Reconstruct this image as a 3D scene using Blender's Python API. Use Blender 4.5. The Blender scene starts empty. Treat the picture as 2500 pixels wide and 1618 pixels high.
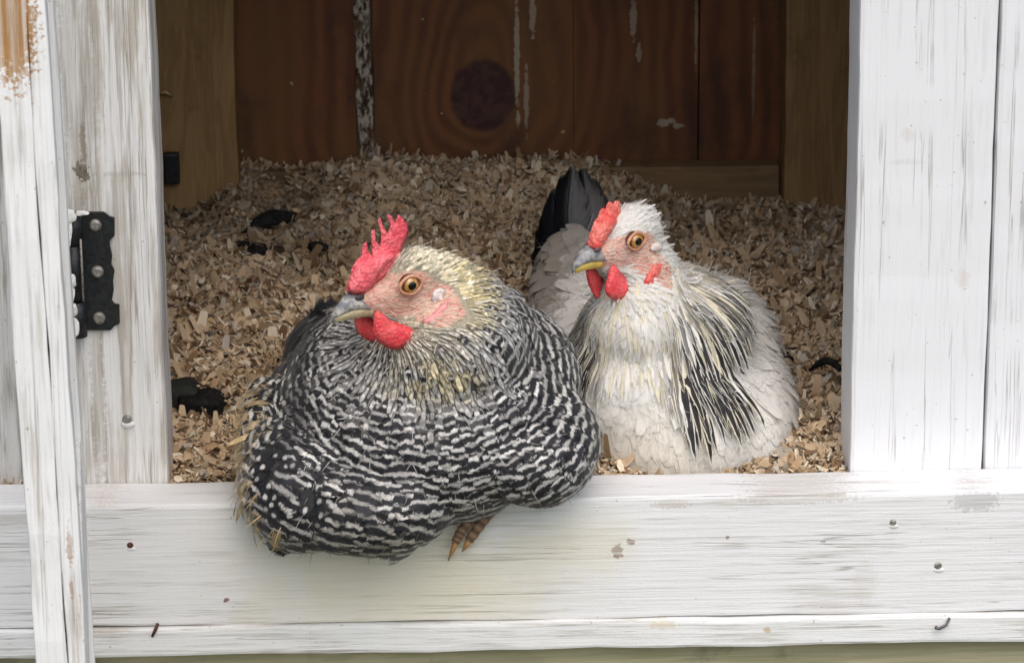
import bpy, bmesh, math, random
import numpy as np
from mathutils import Vector, Matrix
from mathutils.bvhtree import BVHTree

rng = np.random.default_rng(7)
random.seed(7)
scene = bpy.context.scene
COL = scene.collection
rad = math.radians

# ------------------------------------------------------------------ camera
FPX = 8400.0                                   # focal length in pixels of the 2500 px wide photograph
pitch, yaw, roll = rad(17.7), rad(1.5), rad(0.41)
fwd = np.array([math.sin(yaw)*math.cos(pitch), math.cos(yaw)*math.cos(pitch), -math.sin(pitch)])
r0 = np.array([math.cos(yaw), -math.sin(yaw), 0.0])
u0 = np.cross(r0, fwd)
CR = math.cos(roll)*r0 - math.sin(roll)*u0
CU = math.cos(roll)*u0 + math.sin(roll)*r0
def ray(x, y): return fwd + (x-1250)/FPX*CR - (y-809)/FPX*CU
CAM = -2.1*ray(1250, 1218)                     # the middle of the sill's front edge is the origin
def PY(x, y, Y):
    d = ray(x, y); return CAM + d*(Y-CAM[1])/d[1]
def PZ(x, y, Z):
    d = ray(x, y); return CAM + d*(Z-CAM[2])/d[2]
def proj(P):
    v = np.asarray(P, float)-CAM; z = v@fwd
    return np.stack([1250+FPX*(v@CR)/z, 809-FPX*(v@CU)/z], -1)
cam_data = bpy.data.cameras.new('camera')
cam = bpy.data.objects.new('camera', cam_data); COL.objects.link(cam)
cam_data.sensor_width = 36.0; cam_data.lens = FPX/2500*36
cam_data.clip_start = 0.05; cam_data.clip_end = 400
m = Matrix(((CR[0], CU[0], -fwd[0], CAM[0]), (CR[1], CU[1], -fwd[1], CAM[1]), (CR[2], CU[2], -fwd[2], CAM[2]), (0, 0, 0, 1)))
cam.matrix_world = m
scene.camera = cam
cam_data.dof.use_dof = True
cam_data.dof.focus_distance = 2.06
cam_data.dof.aperture_fstop = 32.0

# ------------------------------------------------------------------ world, sun, exposure
SUN_EL, SUN_AZ = rad(55), rad(172)            # azimuth from +Y, clockwise seen from above
world = bpy.data.worlds.new('World'); scene.world = world; world.use_nodes = True
wn = world.node_tree.nodes; bg = wn['Background']
sky = wn.new('ShaderNodeTexSky'); sky.sky_type = 'NISHITA'; sky.sun_disc = False
sky.sun_elevation = SUN_EL; sky.sun_rotation = SUN_AZ
sky.air_density = 1.0; sky.dust_density = 3.0; sky.ozone_density = 0.6; sky.altitude = 0
world.node_tree.links.new(sky.outputs[0], bg.inputs[0]); bg.inputs[1].default_value = 0.12
sun_d = bpy.data.lights.new('sun', 'SUN'); sun_d.energy = 1.1; sun_d.angle = rad(70); sun_d.color = (1.0, 0.99, 0.975)
sun = bpy.data.objects.new('sun', sun_d); COL.objects.link(sun)
sdir = Vector((math.sin(SUN_AZ)*math.cos(SUN_EL), math.cos(SUN_AZ)*math.cos(SUN_EL), math.sin(SUN_EL)))
sun.rotation_euler = sdir.to_track_quat('Z', 'Y').to_euler(); sun.location = sdir*5
vs = scene.view_settings
vs.view_transform = 'Standard'; vs.look = 'None'; vs.gamma = 1.0; vs.exposure = 0.68
scene.cycles.max_bounces = 8; scene.cycles.diffuse_bounces = 6; scene.cycles.transparent_max_bounces = 24

# ------------------------------------------------------------------ node helpers
class NT:
    def __init__(self, name):
        self.mat = bpy.data.materials.new(name); self.mat.use_nodes = True
        self.t = self.mat.node_tree; self.nodes = self.t.nodes
        self.bsdf = self.nodes['Principled BSDF']; self.out = self.nodes['Material Output']
    def link(self, v, sock):
        if isinstance(v, bpy.types.NodeSocket): self.t.links.new(v, sock)
        elif isinstance(v, (tuple, list)) and len(v) == 3 and sock.type == 'RGBA': sock.default_value = (*v, 1)
        else: sock.default_value = v
    def math(self, op, a, b=0.0, c=0.0, clamp=False):
        n = self.nodes.new('ShaderNodeMath'); n.operation = op; n.use_clamp = clamp
        for i, v in enumerate((a, b, c)): self.link(v, n.inputs[i])
        return n.outputs[0]
    def mix(self, f, a, b, blend='MIX'):
        n = self.nodes.new('ShaderNodeMix'); n.data_type = 'RGBA'; n.blend_type = blend
        self.link(f, n.inputs[0]); self.link(a, n.inputs[6]); self.link(b, n.inputs[7])
        return n.outputs[2]
    def sstep(self, v, a, b, lo=0.0, hi=1.0):
        n = self.nodes.new('ShaderNodeMapRange'); n.interpolation_type = 'SMOOTHSTEP'
        self.link(v, n.inputs[0])
        for i, q in enumerate((a, b, lo, hi)): n.inputs[i+1].default_value = q
        return n.outputs[0]
    def coord(self, k='Object'):
        return self.nodes.new('ShaderNodeTexCoord').outputs[k]
    def scaled(self, v, s, o=(0, 0, 0)):
        n = self.nodes.new('ShaderNodeMapping'); self.link(v, n.inputs[0])
        n.inputs['Scale'].default_value = s; n.inputs['Location'].default_value = o
        return n.outputs[0]
    def noise(self, v, scale=1.0, detail=4.0, rough=0.55, dist=0.0, col=False):
        n = self.nodes.new('ShaderNodeTexNoise'); self.link(v, n.inputs['Vector'])
        n.inputs['Scale'].default_value = scale; n.inputs['Detail'].default_value = detail
        n.inputs['Roughness'].default_value = rough; n.inputs['Distortion'].default_value = dist
        return n.outputs[1 if col else 0]
    def sep(self, v):
        n = self.nodes.new('ShaderNodeSeparateXYZ'); self.link(v, n.inputs[0]); return n.outputs
    def comb(self, x, y, z):
        n = self.nodes.new('ShaderNodeCombineXYZ')
        for i, q in enumerate((x, y, z)): self.link(q, n.inputs[i])
        return n.outputs[0]
    def attr(self, name):
        n = self.nodes.new('ShaderNodeAttribute'); n.attribute_name = name; return n.outputs
    def bump(self, h, strength=0.5, dist=0.001):
        n = self.nodes.new('ShaderNodeBump'); self.link(h, n.inputs['Height'])
        n.inputs['Strength'].default_value = strength; n.inputs['Distance'].default_value = dist
        self.t.links.new(n.outputs[0], self.bsdf.inputs['Normal']); return n
    def set(self, color=None, rough=None, spec=None, metal=None):
        b = self.bsdf.inputs
        if color is not None: self.link(color, b['Base Color'])
        if rough is not None: self.link(rough, b['Roughness'])
        if spec is not None: b['Specular IOR Level'].default_value = spec
        if metal is not None: b['Metallic'].default_value = metal
        return self.mat
    def spot(self, xz, cx, cz, rx, rz, wob=0.75, scale=420.0):
        """soft ragged ellipse mask at world (x, z)"""
        dx = self.math('DIVIDE', self.math('SUBTRACT', xz[0], cx), rx)
        dz = self.math('DIVIDE', self.math('SUBTRACT', xz[2], cz), rz)
        d = self.math('SQRT', self.math('ADD', self.math('MULTIPLY', dx, dx), self.math('MULTIPLY', dz, dz)))
        nz = self.noise(self.coord(), scale, 3, 0.6)
        d = self.math('ADD', d, self.math('MULTIPLY', self.math('SUBTRACT', nz, 0.5), wob*3))
        return self.sstep(d, 0.75, 1.1, 1.0, 0.0)

def simple(name, color, rough=0.6, spec=0.3, metal=0.0, var=0.15, scale=120.0, bump=0.2):
    N = NT(name); c = N.coord()
    n = N.noise(c, scale, 5, 0.6)
    f = N.sstep(n, 0.3, 0.7)
    lo = tuple(q*(1-var) for q in color); hi = tuple(min(1, q*(1+var)) for q in color)
    N.bump(n, bump, 0.001)
    return N.set(N.mix(f, lo, hi), rough, spec, metal)

def painted(name, axis, white=(0.78, 0.78, 0.78), grime=(0.50, 0.46, 0.40), wood=(0.36, 0.25, 0.15), wear=0.5, gr=0.5,
            spots=(), seed=0.0, crackle=0.3, bare=0.12, soft_tints=()):
    """weathered white paint on grained timber; long axis 'X' or 'Z'"""
    N = NT(name); c = N.coord()
    s = (7, 60, 75) if axis == 'X' else (75, 60, 7)
    s2 = (14, 200, 330) if axis == 'X' else (330, 200, 14)
    g1 = N.noise(N.scaled(c, s, (seed, seed*2, seed)), 1.0, 6, 0.6, 0.35)
    g2 = N.noise(N.scaled(c, s2, (seed*3, 0, seed)), 1.0, 4, 0.65)
    big = N.noise(N.scaled(c, (1, 1, 1), (seed, 3, seed)), 9.0, 4, 0.6)
    fine = N.noise(c, 420.0, 4, 0.7)
    gm = N.sstep(N.math('ADD', N.math('ADD', N.math('MULTIPLY', g1, 0.45), N.math('MULTIPLY', big, 0.25)), N.math('MULTIPLY', g2, 0.30)), 0.58-0.10*gr, 0.66-0.07*gr)
    col = N.mix(N.math('MULTIPLY', gm, wear), white, grime)
    st = N.sstep(g2, 0.52, 0.68)
    col = N.mix(N.math('MULTIPLY', st, 0.50*wear+0.05), col, tuple(q*0.72 for q in grime))
    pat = N.math('MULTIPLY', N.sstep(N.math('ADD', N.math('MULTIPLY', g1, 0.5), N.math('MULTIPLY', fine, 0.5)), 0.60, 0.66), N.sstep(big, 0.52, 0.64))
    col = N.mix(N.math('MULTIPLY', pat, bare), col, wood)
    sc = (1.6, 30, 95) if axis == 'X' else (95, 30, 1.6)
    cn = N.noise(N.scaled(c, sc, (seed, 2, seed*2)), 1.0, 4, 0.55, 0.25)
    crk = N.math('MULTIPLY', N.sstep(N.math('ABSOLUTE', N.math('SUBTRACT', cn, 0.53)), 0.002, 0.010, 1.0, 0.0), N.sstep(big, 0.42, 0.60))
    col = N.mix(N.math('MULTIPLY', crk, 0.55), col, (0.30, 0.25, 0.20))
    br = N.noise(N.scaled(c, (3, 900, 900) if axis == 'X' else (900, 900, 3)), 1.0, 2, 0.5)
    col = N.mix(N.math('MULTIPLY', N.sstep(br, 0.45, 0.68), 0.20*wear*wear), col, tuple(q*0.6 for q in grime))
    sp = N.noise(N.scaled(c, (1, 1, 1), (seed*5, 0, 0)), 260.0, 2, 0.5)
    col = N.mix(N.math('MULTIPLY', N.sstep(sp, 0.70, 0.76), 0.45), col, (0.22, 0.17, 0.13))
    xyz = N.sep(c)
    for (cx, cz, rx, rz, colr, a) in soft_tints:
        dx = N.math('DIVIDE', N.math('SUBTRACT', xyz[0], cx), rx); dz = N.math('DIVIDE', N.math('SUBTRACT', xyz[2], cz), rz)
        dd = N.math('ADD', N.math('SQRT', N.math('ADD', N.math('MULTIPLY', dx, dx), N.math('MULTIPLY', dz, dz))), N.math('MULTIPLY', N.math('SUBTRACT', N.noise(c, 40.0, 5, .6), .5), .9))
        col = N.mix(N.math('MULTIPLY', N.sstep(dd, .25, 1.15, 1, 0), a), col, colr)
    for (cx, cz, rx, rz, colr, a) in spots:
        col = N.mix(N.math('MULTIPLY', N.math('MULTIPLY', N.spot(xyz, cx, cz, rx, rz), N.sstep(g2, .30, .62, .45, 1.0)), a), col, colr)
    h = N.math('ADD', N.math('SUBTRACT', N.math('ADD', N.math('MULTIPLY', g1, 0.8), N.math('MULTIPLY', br, 0.35)), N.math('MULTIPLY', crk, 0.7)), N.math('ADD', N.math('MULTIPLY', g2, 0.55), N.math('MULTIPLY', fine, crackle)))
    N.bump(h, 0.55, 0.0012)
    return N.set(col, N.sstep(g1, 0.3, 0.7, 0.45, 0.65), 0.35)

def rawwood(name, axis, c1, c2, seed=0.0, rough=0.75, f=1.0, sat=None):
    N = NT(name); c = N.coord()
    s = (5, 45*f, 60*f) if axis == 'X' else (60*f, 45*f, 5)
    s2 = (20, 200, 420) if axis == 'X' else (420, 200, 20)
    g = N.noise(N.scaled(c, s, (seed, seed, seed)), 1.0, 5, 0.55, 0.6)
    g2 = N.noise(N.scaled(c, s2, (seed, 0, 0)), 1.0, 3, 0.6)
    w = N.math('SINE', N.math('MULTIPLY', g, 34.0))
    fct = N.math('ADD', N.math('MULTIPLY', N.sstep(w, -0.6, 1.0), 0.55), N.math('MULTIPLY', N.sstep(g2, 0.35, 0.7), 0.45))
    col = N.mix(fct, c1, c2)
    dirt = N.sstep(N.noise(c, 30.0, 5, 0.65), 0.55, 0.72)
    col = N.mix(N.math('MULTIPLY', dirt, 0.5), col, tuple(q*0.45 for q in c1))
    N.bump(N.math('ADD', g2, N.math('MULTIPLY', w, 0.25)), 0.4, 0.001)
    return N.set(col, rough, 0.25)

# ------------------------------------------------------------------ object helpers
def tag(o, label=None, cat=None, group=None, kind=None):
    if label: o['label'] = label
    if cat: o['category'] = cat
    if group: o['group'] = group
    if kind: o['kind'] = kind
    return o
def empty(name, loc, label, cat, group=None):
    o = bpy.data.objects.new(name, None); COL.objects.link(o); o.location = tuple(loc)
    o.empty_display_size = 0.05
    return tag(o, label, cat, group)
def adopt(o, parent):
    """child meshes are written in world coordinates"""
    if parent is not None:
        o.parent = parent
        M = Matrix.Translation(parent.location) if parent.type == 'EMPTY' else Matrix.Identity(4)
        o.matrix_parent_inverse = M.inverted()
    return o
def link(name, me, mat, parent=None, smooth=False):
    o = bpy.data.objects.new(name, me); COL.objects.link(o)
    if mat is not None: me.materials.append(mat)
    if smooth: me.polygons.foreach_set('use_smooth', np.ones(len(me.polygons), bool))
    return adopt(o, parent)
def from_bm(name, bm, mat, parent=None, smooth=False):
    me = bpy.data.meshes.new(name); bm.normal_update(); bm.to_mesh(me); bm.free()
    return link(name, me, mat, parent, smooth)
def mesh_np(name, V, Fq, mat, parent=None, smooth=True, uv=None, attrs=None, normals=None):
    """V (n,3), Fq (m,k) faces of equal size"""
    V = np.ascontiguousarray(V, np.float32); Fq = np.ascontiguousarray(Fq, np.int32); k = Fq.shape[1]
    me = bpy.data.meshes.new(name)
    me.vertices.add(len(V)); me.vertices.foreach_set('co', V.ravel())
    me.loops.add(Fq.size); me.loops.foreach_set('vertex_index', Fq.ravel())
    me.polygons.add(len(Fq))
    me.polygons.foreach_set('loop_start', np.arange(0, Fq.size, k, dtype=np.int32))
    me.update(calc_edges=True)
    if uv is not None:
        l = me.uv_layers.new(name='UVMap'); l.data.foreach_set('uv', np.ascontiguousarray(uv[Fq.ravel()], np.float32).ravel())
    for nm, a in (attrs or {}).items():
        t = me.attributes.new(nm, 'FLOAT_COLOR', 'POINT'); t.data.foreach_set('color', np.ascontiguousarray(a, np.float32).ravel())
    me.validate()
    o = link(name, me, mat, parent, smooth)
    if normals is not None: me.normals_split_custom_set_from_vertices(np.ascontiguousarray(normals, np.float32))
    return o

def wobble_box(bm, lo, hi, bevel=0.002, cuts=0, amp=0.0, axis=2, seed=0):
    """bevelled board from corner to corner, optionally slightly uneven along its length"""
    lo, hi = Vector(lo), Vector(hi)
    r = bmesh.ops.create_cube(bm, size=1.0)
    vs_ = r['verts']
    for v in vs_:
        v.co = Vector([lo[i] + (v.co[i]+0.5)*(hi[i]-lo[i]) for i in range(3)])
    edges = list({e for v in vs_ for e in v.link_edges})
    if bevel > 0:
        bmesh.ops.bevel(bm, geom=edges, offset=bevel, segments=2, affect='EDGES', profile=0.6)
    if cuts:
        es = [e for e in bm.edges if abs((e.verts[0].co-e.verts[1].co)[axis]) > 0.5*(hi[axis]-lo[axis])]
        bmesh.ops.subdivide_edges(bm, edges=es, cuts=cuts, use_grid_fill=True)
        R = random.Random(seed); ph = [R.uniform(0, 6.28) for _ in range(8)]
        for v in bm.verts:
            t = v.co[axis]
            for i in range(3):
                if i == axis: continue
                side = 1 if v.co[i] > (lo[i]+hi[i])/2 else 2
                v.co[i] += amp*(math.sin(t*31+ph[i]*side)+0.6*math.sin(t*87+ph[i+3]*side)+0.35*math.sin(t*210+ph[(i+5) % 8]*side))
def board(name, lo, hi, mat, parent, bevel=0.002, cuts=0, amp=0.0, axis=2, seed=0):
    bm = bmesh.new(); wobble_box(bm, lo, hi, bevel, cuts, amp, axis, seed)
    return from_bm(name, bm, mat, parent)

# ------------------------------------------------------------------ wood materials
WH = (0.80, 0.80, 0.80)
def wx(px, py, Y): return PY(px, py, Y)[0]
def wz(px, py, Y): return PY(px, py, Y)[2]
def sp(px, py, Y, rx, rz, col, a): q = PY(px, py, Y); return (q[0], q[2], rx*0.00025, rz*0.00025, col, a)
BR, DK, RD = (0.20, 0.12, 0.07), (0.06, 0.05, 0.04), (0.12, 0.02, 0.015)
M_rail = painted('white_rail_paint', 'X', (0.77, 0.765, 0.755), (0.56, 0.53, 0.48), wear=0.55, gr=0.6, seed=1.3, crackle=.22, bare=0.3, soft_tints=[sp(980, 1420, 0, 470, 210, (.72, .67, .50), .75), sp(1400, 1330, 0, 200, 110, (.72, .68, .54), .6)], spots=[
    sp(1508, 1345, 0, 14, 20, BR, .7), sp(1540, 1322, 0, 10, 9, BR, .85), sp(1860, 1198, 0, 20, 5, RD, .9),
    sp(2380, 1222, 0, 60, 28, (0.35, 0.33, 0.30), .5), sp(552, 1463, 0, 7, 6, RD, .85), sp(1775, 1311, 0, 5, 5, BR, .7), sp(2010, 1320, 0, 7, 5, BR, .5),
    sp(1950, 1215, 0, 150, 16, (0.42, 0.36, 0.28), .45), sp(1640, 1230, 0, 50, 12, (0.42, 0.36, 0.28), .4),
    sp(2110, 1420, 0, 30, 60, (0.5, 0.43, 0.34), .22), sp(250, 1215, 0, 50, 22, (0.55, 0.40, 0.25), .4)])
M_lip = painted('white_lip_paint', 'X', (0.78, 0.78, 0.76), (0.50, 0.46, 0.40), wear=0.75, gr=0.8, seed=4.1, crackle=.35, bare=0.6, spots=[
    sp(1620, 1520, 0, 40, 14, (0.62, 0.50, 0.30), .5), sp(1870, 1530, 0, 10, 9, (0.5, 0.35, 0.12), .6)])
M_post = painted('white_post_paint', 'Z', (0.80, 0.79, 0.77), (0.52, 0.48, 0.42), wear=1.0, gr=1.1, seed=2.2, crackle=.2, bare=0.5, spots=[
    sp(200, 420, .042, 17, 26, (0.13, 0.10, 0.07), 1.6), sp(202, 350, .042, 8, 60, (0.26, 0.21, 0.15), 1.0), sp(205, 480, .042, 7, 30, (0.3, 0.24, 0.17), .6),
    sp(300, 425, .042, 55, 7, (0.42, 0.38, 0.32), .5), sp(190, 180, .042, 50, 300, (0.40, 0.37, 0.31), .35), sp(240, 960, .042, 18, 260, (0.36, 0.30, 0.23), .5)])
M_right = painted('white_jamb_paint', 'Z', (0.755, 0.755, 0.76), (0.62, 0.61, 0.60), wear=0.3, gr=0.3, seed=3.7, crackle=.12, bare=0.05, spots=[
    sp(2215, 330, .042, 14, 18, (0.55, 0.48, 0.40), .35), sp(2220, 395, .042, 38, 8, (0.62, 0.60, 0.56), .5), sp(2350, 680, .042, 18, 24, (0.60, 0.50, 0.40), .4)])
M_door = painted('white_door_paint', 'Z', (0.80, 0.795, 0.78), (0.58, 0.53, 0.47), wear=0.7, gr=0.7, seed=6.9, crackle=.3, bare=0.6, spots=[
    sp(25, 60, -.33, 52, 130, (0.38, 0.20, 0.07), 1.0), sp(170, 1340, -.33, 7, 40, (0.40, 0.24, 0.14), .7), sp(175, 1440, -.33, 5, 20, (0.40, 0.24, 0.14), .7)])
M_far = painted('mouldy_white_paint', 'Z', (0.60, 0.59, 0.56), (0.26, 0.23, 0.19), wear=0.9, gr=0.9, seed=8.4, crackle=0.6, bare=0.7)
M_clad = rawwood('olive_cladding', 'X', (0.36, 0.33, 0.20), (0.46, 0.42, 0.27), 2.0, 0.8)
M_stud = rawwood('raw_pine', 'Z', (0.23, 0.135, 0.055), (0.32, 0.20, 0.09), 5.0, f=0.6)
M_plate = rawwood('raw_pine_flat', 'X', (0.17, 0.105, 0.05), (0.23, 0.145, 0.07), 6.0, f=0.6)
M_dark = rawwood('dark_interior_wood', 'Z', (0.30, 0.19, 0.10), (0.38, 0.25, 0.13), 7.0)
M_black = simple('black_hinge_paint', (0.012, 0.013, 0.014), 0.45, 0.4, 0, 0.5, 300, 0.5)
M_steel = simple('dull_screw_steel', (0.30, 0.28, 0.25), 0.5, 0.5, 0.6, 0.4, 500, 0.6)
M_flake = simple('flaked_white_paint', (0.78, 0.77, 0.74), 0.6, 0.3, 0, 0.1, 500, 0.8)
M_rust = simple('rusty_nail', (0.10, 0.045, 0.035), 0.7, 0.3, 0.3, 0.5, 600, 0.5)

def plywood():
    """reddish stained boards; growth rings bend round one large knot"""
    k = PY(1180, 234, .62)
    N = NT('stained_board_grain'); c = N.coord(); x, y, z = N.sep(c)
    wv = N.noise(N.scaled(c, (14, 1, 6)), 1.0, 3, 0.5, col=True)
    wx_, wy_, wz_ = N.sep(wv)
    dx = N.math('ADD', N.math('SUBTRACT', x, k[0]), N.math('MULTIPLY', N.math('SUBTRACT', wx_, .5), 0.035))
    dz = N.math('ADD', N.math('SUBTRACT', z, k[2]), N.math('MULTIPLY', N.math('SUBTRACT', wz_, .5), 0.03))
    up = N.math('MULTIPLY', N.math('MAXIMUM', dz, 0.0), 0.42)
    dn = N.math('MULTIPLY', N.math('MINIMUM', dz, 0.0), 0.80)
    ze = N.math('ADD', up, dn)
    r = N.math('SQRT', N.math('ADD', N.math('MULTIPLY', dx, dx), N.math('MULTIPLY', ze, ze)))
    rr = N.math('POWER', r, 0.75)
    ir = N.noise(N.scaled(c, (22, 1, 9)), 1.0, 4, 0.6); am = N.noise(N.scaled(c, (13, 1, 7), (4, 0, 2)), 1.0, 3, 0.5)
    w = N.math('MULTIPLY', N.math('SINE', N.math('ADD', N.math('MULTIPLY', rr, 300.0), N.math('MULTIPLY', ir, 9.0))), N.sstep(am, .35, .65, .25, 1.0))
    fine = N.noise(N.scaled(c, (500, 10, 18)), 1.0, 3, 0.6)
    f = N.math('ADD', N.math('MULTIPLY', N.sstep(w, -1, 1), 0.7), N.math('MULTIPLY', fine, 0.35))
    col = N.mix(f, (0.20, 0.072, 0.025), (0.095, 0.032, 0.013))
    cl = N.noise(N.scaled(c, (9, 1, 3)), 1.0, 3, 0.5)
    col = N.mix(N.math('MULTIPLY', N.sstep(cl, .45, .62), .45), col, (0.17, 0.085, 0.028))
    kx = N.math('DIVIDE', N.math('SUBTRACT', x, k[0]), .0255); kz = N.math('DIVIDE', N.math('SUBTRACT', z, k[2]), .0290)
    kr = N.math('ADD', N.math('SQRT', N.math('ADD', N.math('MULTIPLY', kx, kx), N.math('MULTIPLY', kz, kz))), N.math('MULTIPLY', N.math('SUBTRACT', N.noise(c, 60.0, 5, .65), .5), .34))
    kcol = N.mix(N.sstep(N.noise(c, 130.0, 4, .6), .4, .62), (.045, .018, .016), (.075, .032, .024))
    col = N.mix(N.sstep(kr, .88, 1.10, 1.0, 0.0), col, kcol)
    # pale runs of old droppings
    for (px, py, hw, hh, a) in [(1262, 130, 7, 130, .8), (1285, 240, 6, 80, .6), (1300, 30, 8, 60, .7), (1546, 40, 9, 60, .6), (1560, 130, 7, 25, .55), (1700, 60, 4, 110, .5),
                                (1840, 170, 4, 130, .35), (1265, 290, 5, 20, .9), (1620, 300, 16, 9, .7), (1655, 308, 15, 6, .7), (1640, 295, 10, 6, .6)]:
        q = PY(px, py, .62)
        mk = N.spot((x, y, z), q[0], q[2], hw*.00032, hh*.00034, 0.6, 260)
        col = N.mix(N.math('MULTIPLY', mk, a), col, (0.42, 0.36, 0.27))
    bl = N.noise(N.scaled(c, (20, 1, 12)), 1.0, 5, .65)
    col = N.mix(N.math('MULTIPLY', N.sstep(bl, .48, .66), .55), col, (0.05, 0.022, 0.012))
    spk = N.sstep(N.noise(c, 95.0, 2, 0.4), 0.735, 0.76)
    col = N.mix(N.math('MULTIPLY', spk, .7), col, (0.45, 0.36, 0.22))
    N.bump(f, 0.25, 0.0008)
    return N.set(col, 0.6, 0.3)
M_ply = plywood()
def crust():
    N = NT('dropping_crust'); c = N.coord()
    n = N.noise(N.scaled(c, (210, 210, 90)), 1.0, 5, 0.7); n2 = N.noise(N.scaled(c, (60, 60, 30)), 1.0, 4, 0.7)
    col = N.mix(N.sstep(n, .42, .58), (0.05, 0.03, 0.02), (0.50, 0.45, 0.36))
    col = N.mix(N.sstep(n2, .50, .62), col, (0.13, 0.07, 0.035))
    N.bump(n, 1.0, 0.003)
    return N.set(col, 0.85, 0.2)
M_crust = crust()

# ------------------------------------------------------------------ ground
def grass_mat():
    N = NT('grass_ground'); c = N.coord()
    n = N.noise(c, 6.0, 6, 0.7); n2 = N.noise(c, 150.0, 3, 0.7)
    col = N.mix(N.sstep(n, .35, .65), (0.10, 0.12, 0.035), (0.17, 0.16, 0.07))
    col = N.mix(N.math('MULTIPLY', N.sstep(n2, .45, .7), .5), col, (0.20, 0.19, 0.09))
    N.bump(n2, 1.0, 0.02)
    return N.set(col, 0.9, 0.2)
GZ = -0.62
bm = bmesh.new(); bmesh.ops.create_grid(bm, x_segments=4, y_segments=4, size=150)
bmesh.ops.translate(bm, verts=bm.verts, vec=(0, 0, GZ))
tag(from_bm('ground', bm, grass_mat()), kind='structure')

# ------------------------------------------------------------------ the coop
coop = empty('chicken_coop', (0, 0.3, GZ), 'weathered white painted wooden chicken coop with an open doorway', 'chicken coop')
RD_ = 0.041                                    # sill depth
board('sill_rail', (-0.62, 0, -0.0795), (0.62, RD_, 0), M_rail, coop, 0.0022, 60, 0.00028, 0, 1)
board('sill_lip', (-0.62, -0.0035, -0.0985), (0.62, 0.032, -0.0800), M_lip, coop, 0.0022, 60, 0.0004, 0, 2)
XL, XR = -0.212, 0.2115
board('post', (-0.272, RD_+.0005, -0.05), (XL, RD_+0.052, 0.60), M_post, coop, 0.0035, 40, 0.0003, 2, 3)
board('post', (-0.44, RD_+.014, -0.05), (-0.2745, RD_+0.058, 0.60), M_far, coop, 0.003, 30, 0.0003, 2, 4)
board('jamb_board', (XR, RD_-.004+.0045, -0.05), (0.2948, RD_+0.052, 0.60), M_right, coop, 0.0028, 40, 0.00025, 2, 5)
board('jamb_board', (0.2962, RD_+.0015, -0.05), (0.44, RD_+0.052, 0.60), M_right, coop, 0.0035, 40, 0.00025, 2, 6)
board('unseen_header', (-0.62, 0.0, 0.53), (0.62, RD_-.001, 0.604), M_rail, coop, 0.002, 0)  # unseen, added above the opening to block light; height set for the interior
for x0, x1 in ((-0.62, -0.4412), (0.4412, 0.62)):
    board('front_board', (x0, RD_+.002, -0.05), (x1, RD_+0.03, 0.60), M_right, coop, 0.002)
# lower cladding
for k in range(5):
    z1 = -0.099 - k*0.088
    board('cladding_board', (-0.6, 0.012, z1-0.0865), (0.6, 0.030, z1), M_clad, coop, 0.003, 20, 0.0004, 0, 10+k)
YB = 0.62
sl = wx(577, 250, .575); srx = wx(1917, 250, .575)
board('stud', (-0.31, 0.575, -0.02), (sl, YB-.004, 0.56), M_stud, coop, 0.002, 16, 0.0005, 2, 21)
board('stud', (srx, 0.575, -0.02), (0.33, YB-.004, 0.56), M_stud, coop, 0.002, 16, 0.0005, 2, 22)
board('sole_plate', (sl+.001, 0.596, -0.02), (srx-.001, YB-.003, 0.0485), M_plate, coop, 0.002, 10, 0.0004, 0, 23)
wall = board('back_wall', (-0.6, YB+.0125, -0.03), (0.6, YB+0.024, 0.57), M_dark, coop, 0.0)
edges = [-0.345, wx(868, 200, YB), wx(1400, 200, YB), wx(1706, 200, YB), 0.345]
edges.insert(2, wx(912, 200, YB))
seq = [(edges[0], edges[1]), (edges[2], edges[3]), (edges[3]+.0002, edges[4]-.0006), (edges[4]+.0006, edges[5])]
for i, (a, b) in enumerate(seq):
    board('plank', (a, YB+(0.0002*i), -0.03), (b, YB+0.0125, 0.57), M_ply, wall, 0.0004)
bm = bmesh.new(); wobble_box(bm, (edges[1]+.0006, YB-.001, -0.03), (edges[2]-.0006, YB+.0125, 0.57), 0.0015, 70, 0.0011, 2, 31)
from_bm('batten', bm, M_crust, wall)
board('side_wall', (-0.62, RD_+.0605, -0.03), (-0.60, YB+.03, 0.60), M_dark, coop, 0.001)
board('side_wall', (0.60, RD_+.0605, -0.03), (0.62, YB+.03, 0.60), M_dark, coop, 0.001)
board('floor_board', (-0.62, RD_+.0535, -0.052), (0.62, YB+.03, -0.032), M_dark, coop, 0.001)
rf = board('roof', (-0.68, -0.01, 0.605), (0.68, YB+.1, 0.63), M_dark, coop, 0.002)
for x in (-0.58, 0.53):
    for y in (0.07, 0.57):
        board('leg', (x, y, GZ-.01), (x+.05, y+.05, -0.0525), M_post, coop, 0.002)

def disc_head(name, c, r, depth, mat, parent, slot=True, n=16):
    """pan head screw facing the camera side (-y)"""
    bm = bmesh.new(); prof = [(1.0, 0), (0.98, .35), (0.8, .75), (0.45, 1.0)]
    rings = []
    for (q, h) in prof:
        rings.append([bm.verts.new((c[0]+r*q*math.cos(6.2832*i/n), c[1]-depth*h, c[2]+r*q*math.sin(6.2832*i/n))) for i in range(n)])
    for a, b in zip(rings, rings[1:]):
        for i in range(n): bm.faces.new((a[i], a[(i+1) % n], b[(i+1) % n], b[i]))
    cv = bm.verts.new((c[0], c[1]-depth*(0.35 if slot else 1.0), c[2]))
    for i in range(n): bm.faces.new((rings[-1][i], rings[-1][(i+1) % n], cv))
    return from_bm(name, bm, mat, parent, True)
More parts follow.
